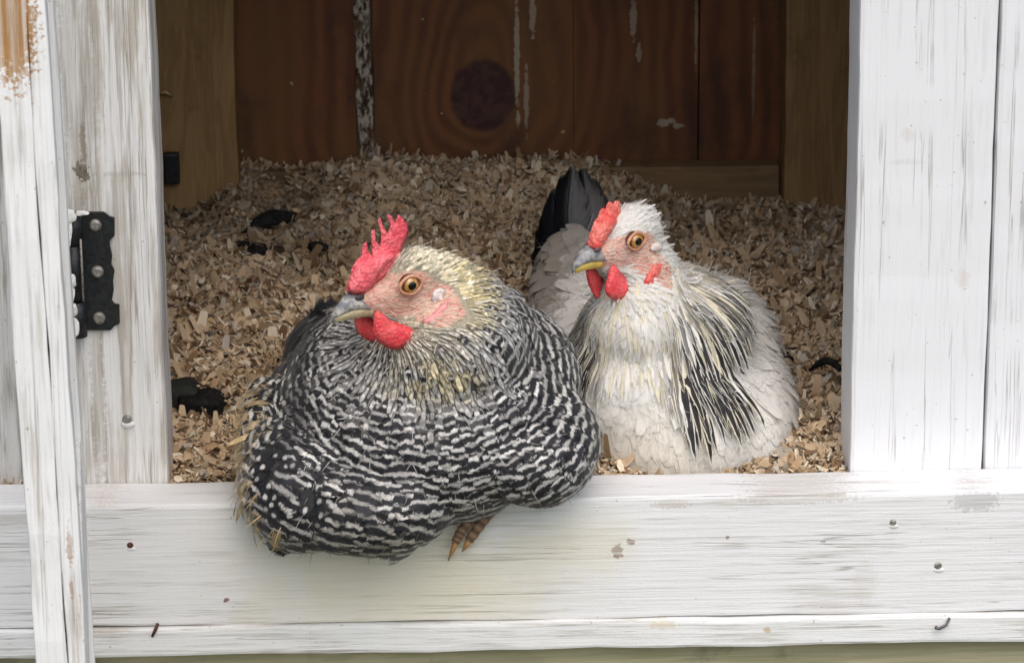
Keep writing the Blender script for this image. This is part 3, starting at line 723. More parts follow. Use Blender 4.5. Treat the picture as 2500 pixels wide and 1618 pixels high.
def inside(poly, P):
    x, y = P[:, 0], P[:, 1]; r = np.zeros(len(P), bool); n = len(poly)
    for i in range(n):
        x0_, y0_ = poly[i]; x1_, y1_ = poly[(i+1) % n]
        cnd = ((y0_ > y) != (y1_ > y)) & (x < (x1_-x0_)*(y-y0_)/(y1_-y0_+1e-12)+x0_)
        r ^= cnd
    return r

class Head:
    """head frame: X forward, Y towards the hen's left side, Z up; metres"""
    def __init__(self, eye_px, depth, alpha, delta, ye=.0135, xe=.008, ze=.003, scale=1.0):
        a, d = rad(alpha), rad(delta)
        Fh = np.array([-math.cos(a), -math.sin(a), 0]); self.L = np.array([math.sin(a), -math.cos(a), 0.]); Uz = np.array([0, 0, 1.])
        self.F = math.cos(d)*Fh-math.sin(d)*Uz; self.U = math.cos(d)*Uz+math.sin(d)*Fh
        self.k = scale; e = np.array([xe, ye, ze])*scale
        E = PY(*eye_px, depth); self.O = E-(self.F*e[0]+self.L*e[1]+self.U*e[2]); self.e = e
    def w(self, x, y, z): return self.O+self.F*x+self.L*y+self.U*z
    def wmm(self, x, y, z): return self.w(*(np.array([x, y, z])*.001*self.k))
    def px(self, px, py, Y):
        d = ray(px, py); A = np.stack([self.F, self.U, -d], 1); b = CAM-self.O-self.L*Y
        s = np.linalg.solve(A, b); return self.w(s[0], Y, s[1])
    def local(self, P):
        q = np.asarray(P)-self.O; return np.stack([q@self.F, q@self.L, q@self.U], -1)

def ellipsoid(bm, c, r, M=None, sub=3):
    res = bmesh.ops.create_icosphere(bm, subdivisions=sub, radius=1.0)
    for v in res['verts']:
        q = np.array(v.co)*np.array(r)
        if M is not None: q = M@q
        v.co = Vector(np.array(c)+q)
def build_body(name, blobs, H, headblobs, mat, parent, faces_px, voxel=.0026, iters=9):
    bm = bmesh.new()
    for b in blobs:
        px, py, Y, r = b[:4]; yw = rad(b[4]) if len(b) > 4 else 0
        M = np.array([[math.cos(yw), -math.sin(yw), 0], [math.sin(yw), math.cos(yw), 0], [0, 0, 1]])
        ellipsoid(bm, PY(px, py, Y), r, M)
    HM = np.stack([H.F, H.L, H.U], 1)
    for c, r in headblobs:
        ellipsoid(bm, H.wmm(*c), np.array(r)*.001*H.k, HM)
    me = bpy.data.meshes.new(name+'_tmp'); bm.to_mesh(me); bm.free()
    o = bpy.data.objects.new(name+'_tmp', me); COL.objects.link(o)
    md = o.modifiers.new('r', 'REMESH'); md.mode = 'VOXEL'; md.voxel_size = voxel
    ms = o.modifiers.new('s', 'SMOOTH'); ms.factor = .5; ms.iterations = iters
    dg = bpy.context.evaluated_depsgraph_get(); ev = o.evaluated_get(dg)
    m2 = bpy.data.meshes.new_from_object(ev); bpy.data.objects.remove(o)
    m2.name = name
    n = len(m2.vertices); V = np.empty(n*3); m2.vertices.foreach_get('co', V); V = V.reshape(-1, 3)
    NR = np.empty(n*3); m2.vertices.foreach_get('normal', NR); NR = NR.reshape(-1, 3)
    m2.calc_loop_triangles(); T = np.empty(len(m2.loop_triangles)*3, np.int32); m2.loop_triangles.foreach_get('vertices', T); T = T.reshape(-1, 3)
    lp = H.local(V)
    poly = [(lambda q: (q[0], q[2]))(H.local(H.px(a, b, .011*H.k))) for a, b in faces_px]
    sk = (inside(poly, lp[:, [0, 2]]) & (np.abs(lp[:, 1]) < .03)).astype(float)
    E_ = np.empty(len(m2.edges)*2, np.int32); m2.edges.foreach_get('vertices', E_); E_ = E_.reshape(-1, 2)
    deg = np.bincount(E_.ravel(), minlength=n)+1e-9
    for _ in range(3):
        acc = np.bincount(E_[:, 0], sk[E_[:, 1]], n)+np.bincount(E_[:, 1], sk[E_[:, 0]], n); sk = .5*sk+.5*acc/deg
    hd = np.clip((.075-np.linalg.norm(lp, axis=1))/.03, 0, 1)
    cl = np.stack([sk, hd, np.zeros(n), np.ones(n)], 1)
    at = m2.attributes.new('skin', 'FLOAT_COLOR', 'POINT'); at.data.foreach_set('color', cl.astype(np.float32).ravel())
    ob = link(name, m2, mat, parent, True)
    return ob, V, NR, T, sk
def sample(V, NR, T, skin, spacing, ncand, bare=False):
    """dart throwing with a spacing that varies over the surface"""
    A = np.linalg.norm(np.cross(V[T[:, 1]]-V[T[:, 0]], V[T[:, 2]]-V[T[:, 0]]), axis=1)
    ti = rng.choice(len(T), ncand, p=A/A.sum()); b = rng.dirichlet((1, 1, 1), ncand)
    P = np.einsum('ij,ijk->ik', b, V[T[ti]]); n = unit(np.einsum('ij,ijk->ik', b, NR[T[ti]])); s = np.einsum('ij,ij->i', b, skin[T[ti]])
    sp_ = spacing(P); keep = []; cell = .004; grid = {}
    Pi = np.floor(P/cell).astype(int)
    Pl = P.tolist(); Pil = Pi.tolist(); spl = sp_.tolist()
    for i in range(ncand):
        if (s[i] > .62) != bare: continue
        x, y, z = Pl[i]; a, b_, c = Pil[i]; r = spl[i]; m_ = int(r/cell)+1; ok = True; r2 = r*r
        for da in range(-m_, m_+1):
            for db in range(-m_, m_+1):
                for dc in range(-m_, m_+1):
                    for j in grid.get((a+da, b_+db, c+dc), ()):
                        q = Pl[j]
                        if (q[0]-x)**2+(q[1]-y)**2+(q[2]-z)**2 < r2: ok = False; break
                    if not ok: break
                if not ok: break
            if not ok: break
        if ok:
            grid.setdefault((a, b_, c), []).append(i); keep.append(i)
    return P[keep], n[keep]
def blade(name, H, outline, Y, mat, parent, thick=.0035, taper=0.0):
    """flat fleshy piece traced in a plane parallel to the middle of the head, with rounded thick edges"""
    pts = [H.px(a, b, Y) for a, b in outline]
    bm = bmesh.new(); vs_ = [bm.verts.new(tuple(p)) for p in pts]
    f = bm.faces.new(vs_); f.normal_update()
    bmesh.ops.triangulate(bm, faces=[f])
    for _ in range(2):
        bmesh.ops.subdivide_edges(bm, edges=list(bm.edges), cuts=1, use_grid_fill=True)
        bmesh.ops.triangulate(bm, faces=list(bm.faces))
    bd = [v for v in bm.verts if v.is_boundary]; bset = set(bd)
    P = np.array([tuple(v.co) for v in bd]); Lw = Vector(H.L)
    zs = P[:, 2]; z0_, z1_ = zs.min(), zs.max()
    dist = {v: float(np.min(np.linalg.norm(P-np.array(v.co), axis=1))) for v in bm.verts}
    bm.verts.index_update(); n0 = len(bm.verts)
    V = []; idx = {}
    for v in bm.verts:
        t = min(1.0, dist[v]/(thick*1.3)); h = thick*.5*math.sqrt(max(0, 1-(1-t)**2))*(1-taper*min(1, max(0, (v.co.z-z0_)/(z1_-z0_)*1.5-.3)))
        wob = .0004*math.sin(v.co.x*900+v.co.z*700)
        if v in bset:
            idx[v] = (len(V), len(V)); V.append(v.co.copy())
        else:
            idx[v] = (len(V), len(V)+1); V.append(v.co+Lw*(h+wob)); V.append(v.co-Lw*(h-wob))
    Fc = []
    for f in bm.faces:
        a = [idx[v][0] for v in f.verts]; b = [idx[v][1] for v in f.verts]
        Fc.append(a)
        if a != b: Fc.append(b[::-1])
    bm.free()
    me = bpy.data.meshes.new(name); me.from_pydata([tuple(v) for v in V], [], Fc); me.update()
    bm = bmesh.new(); bm.from_mesh(me); bmesh.ops.recalc_face_normals(bm, faces=bm.faces); bm.to_mesh(me); bm.free()
    return link(name, me, mat, parent, True)
def beak(H, upper, lower, mu, ml, parent, ws, nostril, mn):
    def loft(name, top, bot, w, mat, par, under=False):
        V = []; Fc = []; n = 9
        for (a, b), (c, d), hw in zip(top, bot, w):
            T_ = H.px(a, b, 0.0 if not under else hw*.9); B_ = H.px(c, d, hw if not under else 0.0)
            lt, lb = H.local(T_), H.local(B_)
            for k in range(n):
                th = math.pi*k/(n-1)
                yy = hw*math.cos(th); f = math.sin(th)
                if not under: q = lb*(1-f)+lt*f
                else: q = lt*(1-f)+lb*f
                V.append(H.w(q[0], yy, q[2]))
        m_ = len(top)
        for i in range(m_-1):
            for k in range(n-1): Fc.append((i*n+k, i*n+k+1, (i+1)*n+k+1, (i+1)*n+k))
            Fc.append((i*n+n-1, i*n, (i+1)*n, (i+1)*n+n-1))
        Fc.append(tuple(range(n))); Fc.append(tuple(range((m_-1)*n, m_*n))[::-1])
        me = bpy.data.meshes.new(name); me.from_pydata([tuple(v) for v in V], [], Fc); me.update()
        bm = bmesh.new(); bm.from_mesh(me); bmesh.ops.recalc_face_normals(bm, faces=bm.faces); bm.to_mesh(me); bm.free()
        return link(name, me, mat, par, True)
    up = loft('upper_beak', [u[0] for u in upper], [u[1] for u in upper], ws, mu, parent)
    loft('lower_beak', [u[0] for u in lower], [u[1] for u in lower], [w*.88 for w in ws[:len(lower)]], ml, parent, True)
    for sgn in (1, -1):
        Pn = H.local(H.px(*nostril, ws[1]*.82))
        bm = bmesh.new(); HM = np.stack([H.F, H.L, H.U], 1)
        ellipsoid(bm, H.w(Pn[0], sgn*abs(Pn[1]), Pn[2]), (.0032, .0012, .0018), HM, 2)
        from_bm('nostril', bm, mn, up, True)
    return up
def eye_parts(H, parent):
    for sgn in (1, -1):
        ex, ey, ez = H.e; R = .0062*H.k; c = H.w(ex, sgn*(ey-.0022*H.k), ez); ax = unit(H.L*sgn+H.F*.12)
        a1 = unit(np.cross(ax, H.U)); a2 = np.cross(ax, a1)
        V = []; T = []; n = 28; rings = 14
        for i in range(rings+1):
            th = math.pi*.5*i/rings
            for k in range(n):
                q = 2*math.pi*k/n
                V.append(c+R*(math.cos(th)*ax+math.sin(th)*(math.cos(q)*a1+math.sin(q)*a2)))
                f = math.sin(th)
                cc = (.44, .21, .04) if f < .66 else ((.30, .13, .025) if f < .76 else (.06, .028, .012))
                j = 1+.12*math.sin(7*q)+.08*math.sin(13*q); T.append((cc[0]*j, cc[1]*j, cc[2]*j, 1))
        Fc = [(i*n+k, i*n+(k+1) % n, (i+1)*n+(k+1) % n, (i+1)*n+k) for i in range(rings) for k in range(n)]
        e = mesh_np('eye', np.array(V), np.array(Fc), M_eye, parent, True, None, {'tint': np.array(T)})
        Vp = []; m_ = 20; nr_ = 5
        for i in range(nr_+1):
            th = .43*i/nr_
            for k in range(m_):
                q = 2*math.pi*k/m_; Vp.append(c+R*1.006*(math.cos(th)*ax+math.sin(th)*(math.cos(q)*a1+math.sin(q)*a2)))
        mesh_np('pupil', np.array(Vp), np.array([(i*m_+k, i*m_+(k+1) % m_, (i+1)*m_+(k+1) % m_, (i+1)*m_+k) for i in range(nr_) for k in range(m_)]), M_pupil, e, True)
        # lids: a soft almond ring
        pts = []; rr = []
        for k in range(33):
            q = 2*math.pi*k/32; al = 1+.22*abs(math.cos(q))**3
            pts.append(c+ax*R*.58+R*1.0*(al*math.cos(q)*H.F*1.0+.88*math.sin(q)*H.U)); rr.append(.00085*H.k*(1.3 if math.sin(q) > 0 else 1))
        tube_obj('eyelid', pts, rr, M_lid, parent, 8, True, False)

TS = (0, .22, .5, .78, .93, 1.0); PROF = (.35, .8, 1.0, .95, .66, .22)       # rounded contour feather
TSL = (0, .25, .5, .75, .9, 1.0); PROFL = (.6, .95, 1.0, .75, .42, .04)      # pointed hackle feather
def bristles(cv, V, NR, T, sk, H, tint):
    """sparse hair feathers on the bare face"""
    sel = T[(sk[T].mean(1) > .3)]
    P, n = sample(V, NR, sel, sk, lambda q: np.full(len(q), .0019), 9000, True)
    e = np.minimum(np.linalg.norm(P-H.w(*H.e), axis=1), np.linalg.norm(P-H.w(H.e[0], -H.e[1], H.e[2]), axis=1)); lp = H.local(P)
    ok = (e > .0085) & (lp[:, 0] < .026); P, n = P[ok], n[ok]; m_ = len(P)
    d = unit(P-H.wmm(48, 0, -2)); d = unit(d-n*np.sum(d*n, 1)[:, None]+rng.normal(size=(m_, 3))*.25)
    L = rng.uniform(.0025, .0055, m_); W = rng.uniform(.0005, .0010, m_); ts = (0, .5, 1.)
    C = np.stack([P+d*(L*t)[:, None]+n*(.0002+.18*L*t)[:, None] for t in ts]); NN = np.stack([n]*3); DD = np.stack([d]*3)
    T4 = np.concatenate([np.array(tint)*rng.uniform(.7, 1.1, (m_, 1)), np.ones((m_, 1))], 1)
    cv.add(C, NN, DD, L, W, ts, (1, .8, .3), .1, np.zeros(m_), 1.0, T4, np.zeros((m_, 4)), .1)
def wisps(cv, P, n, dr, rgb, count, lo, hi, lift=(.25, .7)):
    """loose downy filaments standing off the coat"""
    i = rng.choice(len(P), count); p, nn, dd = P[i], n[i], unit(dr[i]+rng.normal(size=(count, 3))*.45)
    L = rng.uniform(lo, hi, count); W = rng.uniform(.0004, .0009, count); lf = rng.uniform(*lift, count); ts = (0, .35, .7, 1.)
    C = np.stack([p+dd*(L*t)[:, None]+nn*(L*(lf*t-.35*t*t))[:, None]+nn*.0004 for t in ts])
    cols = rgb[i] if rgb.ndim == 2 else np.tile(rgb, (count, 1))
    T4 = np.concatenate([cols*rng.uniform(.8, 1.1, (count, 1)), np.ones((count, 1))], 1)
    cv.add(C, np.stack([nn]*4), np.stack([dd]*4), L, W, ts, (1, .8, .5, .15), .05, np.zeros(count), 1.0, T4, np.zeros((count, 4)), .1)
class Cover:
    def __init__(self): self.p = []; self.n = 0; self.nr = []
    def add(self, *a, **k):
        V, Fq, UV, T, P = ribbons_c(*a, **k); self.p.append((V, Fq+self.n, UV, T, P)); self.n += len(V); self.nr.append(np.repeat(np.swapaxes(a[1], 0, 1).reshape(-1, 3), 3, 0))
    def build(self, name, mat, parent, soft=0.0):
        V, Fq, UV, T, P = [np.concatenate([q[i] for q in self.p]) for i in range(5)]
        o = mesh_np(name, V, Fq, mat, parent, True, UV, {'tint': T, 'pat': P}, unit(np.concatenate(self.nr)+rng.normal(size=(len(V), 3))*.06) if soft else None); o['kind'] = 'stuff'; return o
def flow(P, n, origin, extra, H=None):
    d = unit(P-origin)+extra
    if H is not None:                                      # on the head feathers sweep back from the beak
        k = np.clip((.050-np.linalg.norm(P-origin, axis=1))/.020, 0, 1)[:, None]
        d = d*(1-k)+k*unit(P-H.wmm(48, 0, -2))
    d = unit(d); d = d-n*np.sum(d*n, 1)[:, None]
    return unit(d)
def big_feather(name, pts, widths, up, mat, parent, tint, pat, camber=.25, n=14):
    """one long feather along a centre line with a raised shaft and a slightly ragged vane"""
    pts = np.array(pts, float); t0 = np.linspace(0, 1, len(pts)); t = np.linspace(0, 1, n)
    C = np.stack([np.interp(t, t0, pts[:, i]) for i in range(3)], -1)
    for _ in range(2): C[1:-1] = (C[:-2]+2*C[1:-1]+C[2:])/4
    w = np.interp(t, np.linspace(0, 1, len(widths)), widths)
    tg = unit(np.gradient(C, axis=0)); sd = unit(np.cross(tg, np.asarray(up, float))); nn = np.cross(sd, tg)
    V = []; UV = []
    for i in range(n):
        j1, j2 = 1+.07*rng.normal(), 1+.07*rng.normal()
        for s, jj in ((-1, j1), (-.5, 1), (0, 1), (.5, 1), (1, j2)):
            V.append(C[i]+sd[i]*w[i]*.5*s*jj-nn[i]*camber*w[i]*.5*s*s+(nn[i]*.0006 if s == 0 else 0)); UV.append(((s+1)/2, t[i]))
    Fc = [(i*5+k, i*5+k+1, i*5+k+6, i*5+k+5) for i in range(n-1) for k in range(4)]
    m_ = len(V); T = np.tile(tint, (m_, 1)); P = np.tile(pat, (m_, 1)).astype(float)
    return mesh_np(name, np.array(V), np.array(Fc), mat, parent, True, np.array(UV), {'tint': T, 'pat': P})

# ---------------------------------------------------------------- barred hen
def barred_hen():
    hen = empty('hen', PY(1030, 1218, .02), 'black and white barred hen resting its breast over the sill rail', 'hen')
    H = Head((1002, 694), -.040, 30, 6)
    Z = lambda a, b: (760+a/3.85, 500+b/3.85)
    head = [((-2, 0, 2), (21, 14, 17)), ((13, 0, -5), (17, 11.5, 12)), ((27, 0, -4), (12, 8, 9)), ((15, 0, -14), (15, 9, 8)), ((-5, 0, -12), (20, 14, 17)), ((-12, 0, -24), (22, 18, 22)), ((-8, 0, -36), (26, 23, 22)), ((-20, 0, -6), (17, 13.5, 17)), ((-28, 0, -18), (18, 16, 18))]
    blobs = [(1035, 1020, .015, (.090, .074, .064)), (750, 1172, -.014, (.041, .044, .042)), (900, 1208, -.024, (.056, .044, .034)),
             (1295, 1080, .000, (.041, .056, .036)), (1205, 930, .055, (.052, .080, .047)), (850, 1000, .040, (.046, .080, .048)), (1010, 920, .120, (.080, .105, .044)),
             (850, 885, .200, (.042, .06, .034)), (655, 1090, .025, (.017, .042, .042)),
             (1060, 915, .000, (.058, .050, .048)), (1085, 850, .015, (.044, .046, .046)), (905, 945, .025, (.050, .056, .044)), (1105, 765, .000, (.034, .042, .030)), (1150, 815, .020, (.038, .05, .032)), (1085, 845, -.008, (.048, .046, .046))]
    face = [Z(*q) for q in [(640, 640), (800, 680), (930, 610), (1060, 640), (1180, 720), (1300, 770), (1300, 1000), (1230, 1110), (1040, 1110), (900, 1060), (760, 1090), (640, 1030), (600, 1080), (380, 1100), (150, 1130), (280, 820), (360, 640), (560, 420), (860, 420), (800, 540), (690, 560)]]
    body, V, NR, T, sk = build_body('body', blobs, H, head, skin_body_mat('barred_hen_body', (.05, .048, .045), (.42, .37, .27)), hen, face)
    O = H.wmm(-6, 0, -8); collar = PY(1050, 800, .03)
    def sizes(P):
        d = np.linalg.norm(P-O, axis=1)
        return np.interp(d, [.018, .03, .05, .08, .12, .2], [.0012, .0014, .0025, .0044, .0060, .0078]), d
    P, n = sample(V, NR, T, sk, lambda q: sizes(q)[0], 150000)
    s, d = sizes(P); N_ = len(P)
    q = proj(P); X, Y = q[:, 0], q[:, 1]
    L = np.interp(d, [.018, .03, .05, .08, .12, .2], [.0085, .0115, .0150, .020, .025, .032])*rng.uniform(.85, 1.15, N_)
    W = 1.2*np.interp(d, [.018, .03, .05, .08, .12, .2], [.0015, .0020, .0044, .0100, .0150, .019])*rng.uniform(.85, 1.15, N_)
    dr = flow(P, n, O, np.array([0, 0, -.25]), H); dr = unit(dr+rng.normal(size=(N_, 3))*.10); dr = unit(dr-n*np.sum(dr*n, 1)[:, None])
    per = np.interp(d, [.02, .05, .08, .14, .2], [.0040, .0048, .0062, .0078, .0095])
    # bars line up from feather to feather: the phase follows the distance from the head
    dg = np.linspace(0, .45, 400); cum = np.concatenate([[0], np.cumsum(np.diff(dg)/np.interp((dg[1:]+dg[:-1])/2, [.02, .05, .08, .14, .2], [.0040, .0048, .0062, .0078, .0095]))])
    ph0 = np.interp(d+.004*np.sin(X*.021+Y*.013)+.003*np.sin(X*.043-Y*.031), dg, cum)+rng.normal(0, .20, N_)
    pale = np.tile((.52, .50, .475), (N_, 1)); cream = np.array((.64, .54, .31)); tan = np.array((.50, .37, .19)); head_c = np.array((.76, .68, .50))
    k = np.clip((.042-d)/.018, 0, 1)[:, None]; pale = pale*(1-k)+head_c*k
    def reg(cx, cy, rx, ry): return np.clip(1.6-1.6*np.sqrt(((X-cx)/rx)**2+((Y-cy)/ry)**2), 0, 1)
    kc_ = np.clip(1.2*reg(1130, 700, 80, 120)+.8*reg(1060, 890, 150, 70), 0, 1)*(rng.uniform(size=N_) < .7)
    pale = pale*(1-kc_[:, None])+cream*kc_[:, None]
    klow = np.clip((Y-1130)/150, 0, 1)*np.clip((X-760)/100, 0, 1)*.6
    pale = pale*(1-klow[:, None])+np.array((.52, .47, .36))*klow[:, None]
    kt = np.clip((np.interp(Y, [860, 1000, 1060, 1100, 1250], [720, 705, 680, 632, 640])-X)/35, 0, 1)*np.clip((Y-850)/50, 0, 1); edge = np.clip((730-X)/50, 0, 1)*np.clip((Y-1180)/60, 0, 1)
    kt = np.maximum(kt, edge*(Y > 1245+ (X-650)*.8)); kt = np.clip(kt+rng.normal(0, .15, N_)*(kt > .05), 0, 1)
    pale = pale*(1-kt[:, None])+tan*kt[:, None]
    bars = np.interp(d, [.018, .028, .038], [.10, .5, 1.0])*(1-.72*kt); bars = bars*(1-.3*kc_)
    dot = np.clip(reg(735, 1140, 110, 150)*1.6, 0, 1)*(1-kt)*(rng.uniform(size=N_) < .6); bars = bars*(1-dot*(dot > .5))
    dot = (dot > .5)*1.0
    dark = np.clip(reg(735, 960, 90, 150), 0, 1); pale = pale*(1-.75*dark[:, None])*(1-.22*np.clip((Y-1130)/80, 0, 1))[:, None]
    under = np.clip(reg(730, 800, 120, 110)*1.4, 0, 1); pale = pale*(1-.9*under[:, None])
    neck = np.clip((.072-d+rng.normal(0, .005, N_))/.012, 0, 1)*np.clip((d-.024)/.008, 0, 1)*(rng.uniform(size=N_) < .85)*(1-kt)
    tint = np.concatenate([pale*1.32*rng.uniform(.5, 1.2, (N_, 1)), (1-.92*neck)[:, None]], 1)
    bars = bars*(1-.6*neck)
    pat = np.stack([np.zeros(N_), bars, np.zeros(N_), dot], 1)
    W = np.where(neck > .4, np.minimum(W*.8, .0046), W); L = np.where(neck > .4, np.minimum(L, .017), L); Wd = np.where(dot > 0, W*.72, W); Ld = np.where(dot > 0, L*.8, L); Wd = np.where(kt > .4, np.minimum(W*.34, .0052), Wd)
    cv = Cover()
    bvh = BVHTree.FromPolygons(V.tolist(), T.tolist())
    Ld = np.where(kt > .4, np.minimum(Ld*.85, .019), Ld)
    C_, NN_, DD_ = conform(bvh, P, n, dr, Ld, TS, rng.uniform(.06, .14, N_)*(1+1.4*(rng.uniform(size=N_) < .05))*(1+1.2*(kt > .4))*(1+.8*(d < .045)))
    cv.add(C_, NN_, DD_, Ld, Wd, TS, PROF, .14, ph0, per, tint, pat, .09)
    # longer wing coverts on both shoulders
    Pc, nc = sample(V, NR, T, sk, lambda q: np.full(len(q), .0088), 30000)
    qc = proj(Pc); dC = np.linalg.norm(Pc-O, axis=1)
    rg = lambda cx, cy, rx, ry: ((qc[:, 0]-cx)/rx)**2+((qc[:, 1]-cy)/ry)**2 < 1
    ok = ((rg(1345, 850, 95, 190) | rg(1270, 770, 110, 70) | rg(700, 935, 60, 110) | (rg(1180, 740, 80, 40))) & (dC > .05)); Pc, nc, dC = Pc[ok], nc[ok], dC[ok]; mc = len(Pc)
    dc = flow(Pc, nc, O, np.array([.0, .25, -.35])); Lc = rng.uniform(.030, .042, mc); Wc = rng.uniform(.012, .017, mc)
    tcv = np.concatenate([np.tile((.62, .60, .54), (mc, 1))*rng.uniform(.6, 1.15, (mc, 1)), np.ones((mc, 1))], 1)
    C_, NN_, DD_ = conform(bvh, Pc, nc, dc, Lc, TS, rng.uniform(.08, .13, mc), -.0012)
    cv.add(C_, NN_, DD_, Lc, Wc, TS, PROF, .22, np.interp(dC, dg, cum)+rng.normal(0, .25, mc), np.full(mc, .0082), tcv, np.stack([np.zeros(mc), np.ones(mc), np.zeros(mc), np.zeros(mc)], 1), .08)
    wisps(cv, P[d > .045], n[d > .045], dr[d > .045], (pale*.8)[d > .045], 1400, .005, .012)
    wisps(cv, P[kt > .3], n[kt > .3], dr[kt > .3], np.array((.52, .39, .20)), 800, .006, .014, (.15, .5))
    bristles(cv, V, NR, T, sk, H, (.80, .66, .48))
    cv.build('plumage', M_feaB, hen)
    # comb, wattles, ears
    comb = [(320, 800), (345, 720), (375, 640), (380, 600), (420, 530), (470, 475), (482, 400), (492, 360), (515, 345), (528, 380), (534, 430), (568, 478), (570, 390), (558, 310), (560, 240), (596, 232), (602, 270), (606, 335), (646, 385),
            (656, 300), (644, 215), (624, 150), (645, 120), (660, 145), (676, 200), (720, 265), (740, 190), (728, 135), (710, 102), (732, 88), (758, 110), (790, 175), (804, 108), (818, 92), (868, 128), (905, 185), (918, 255), (900, 310), (870, 380), (850, 440), (850, 560), (700, 680), (600, 760), (500, 830), (400, 850)]
    c = blade('comb', H, [Z(*p) for p in comb], 0.0, M_combA, hen, .0050, .80)
    blade('comb_base', H, [Z(*p) for p in [(335, 800), (375, 660), (430, 560), (520, 500), (640, 470), (760, 440), (800, 480), (700, 560), (640, 660), (580, 780), (500, 850), (400, 840)]], .0030, M_combA, c, .0085)
    blade('wattle', H, [Z(*p) for p in [(600, 990), (588, 1080), (575, 1180), (590, 1240), (640, 1300), (700, 1340), (780, 1365), (860, 1350), (920, 1305), (960, 1250), (975, 1195), (930, 1150), (850, 1120), (740, 1080), (680, 1030), (640, 1000)]], .0165, M_wat, hen, .0055)
    blade('wattle', H, [Z(*p) for p in [(400, 1060), (410, 1130), (445, 1215), (520, 1270), (620, 1305), (660, 1200), (620, 1060), (500, 1030)]], -.0085, M_wat, hen, .0045)
    blade('ear_lobe', H, [Z(*p) for p in [(1035, 1100), (1075, 1140), (1110, 1180), (1190, 1150), (1255, 1075), (1285, 970), (1280, 900), (1200, 960), (1120, 1040)]], .0215, M_lobe, hen, .0042)
    blade('ear_patch', H, [Z(*p) for p in [(1135, 835), (1165, 800), (1220, 780), (1262, 800), (1248, 860), (1235, 930), (1195, 900), (1160, 945), (1130, 880)]], .0168, M_white_ear, hen, .0016)
    mu = NT('slate_beak'); cc = mu.coord(); nn_ = mu.noise(cc, 180., 3, .6)
    mu.set(mu.mix(mu.sstep(nn_, .4, .62), (.15, .155, .17), (.46, .43, .38)), .35, .5); ml = simple('horn_beak', (.52, .43, .26), .4, .45, 0, .25, 220, .2)
    beak(H, [(Z(400, 838), Z(570, 985)), (Z(335, 836), Z(480, 978)), (Z(276, 895), Z(390, 988)), (Z(236, 958), Z(300, 1030)), (Z(192, 1038), Z(215, 1065)), (Z(176, 1108), Z(178, 1112))],
         [(Z(570, 985), Z(560, 1050)), (Z(480, 978), Z(480, 1055)), (Z(390, 988), Z(390, 1075)), (Z(300, 1030), Z(300, 1090)), (Z(215, 1065), Z(225, 1108))],
         mu.mat, ml, hen, [.0072, .0060, .0046, .0031, .0017, .0004], Z(455, 870), simple('dark_nostril', (.05, .045, .05), .5, .3))
    eye_parts(H, hen)
    # tail feathers behind on the left
    tips = [(800, 722), (772, 726), (748, 762), (727, 800), (706, 842), (686, 882), (826, 735), (690, 860), (760, 745)]
    for i, (a, b) in enumerate(tips):
        base = PY(860, 880, .175+.004*i); tip = PY(a, b, .235-.004*i); mid = (base+tip)/2+np.array([-.006, 0, .004])
        big_feather('tail_feather', [base, mid, tip], [.010, .021, .022, .017, .004], (-.55, -.6, .5), M_feaB, hen, (.10, .10, .11, 1), (0, 1, 0, 0))
    # toes hooked over the front of the rail
    M_toe = NT('scaly_toe'); tu = M_toe.attr('tint'); M_toe.bump(M_toe.noise(M_toe.coord(), 500., 3, .6), .4, .0008); M_toe.set(tu[0], .5, .35)
    M_claw = simple('amber_claw', (.42, .22, .08), .35, .45, 0, .2, 300, .2)
    def toe(pts, r0_, r1_, claw):
        pts = [np.array(p) for p in pts]; n = 26; k = 12; V = []; Tn = []
        for i in range(n):
            t = i/(n-1); f = t*(len(pts)-1); a = min(int(f), len(pts)-2); p = pts[a]+(pts[a+1]-pts[a])*(f-a)
            tg = unit(pts[a+1]-pts[a]); s1 = unit(np.cross(tg, (0, 1, 0))); s2 = np.cross(tg, s1)
            r = (r0_+(r1_-r0_)*t)*(1+.10*math.sin(t*2*math.pi*6)); br = .5+.5*math.sin(t*2*math.pi*6)
            for j in range(k):
                th = 2*math.pi*j/k; V.append(p+r*(math.cos(th)*s1+.85*math.sin(th)*s2)); Tn.append((.10+.20*br, .06+.125*br, .035+.075*br, 1))
        Fc = [(i*k+j, i*k+(j+1) % k, (i+1)*k+(j+1) % k, (i+1)*k+j) for i in range(n-1) for j in range(k)]
        o = mesh_np('toe', np.array(V), np.array(Fc), M_toe.mat, hen, True, None, {'tint': np.array(Tn)})
        tube_obj('claw', claw, [r1_*.75, r1_*.6, r1_*.36, .0003], M_claw, o, 8)
    toe([PY(1215, 1225, -.006), PY(1185, 1262, -.0085), PY(1145, 1318, -.0085)], .0040, .0031, [PY(1148, 1312, -.0085), PY(1140, 1328, -.009), PY(1134, 1338, -.0085), PY(1128, 1346, -.007)])
    toe([PY(1165, 1240, -.006), PY(1130, 1290, -.010), PY(1112, 1322, -.010)], .0036, .0028, [PY(1114, 1320, -.010), PY(1106, 1340, -.0105), PY(1100, 1354, -.0095), PY(1094, 1368, -.007)])
barred_hen()

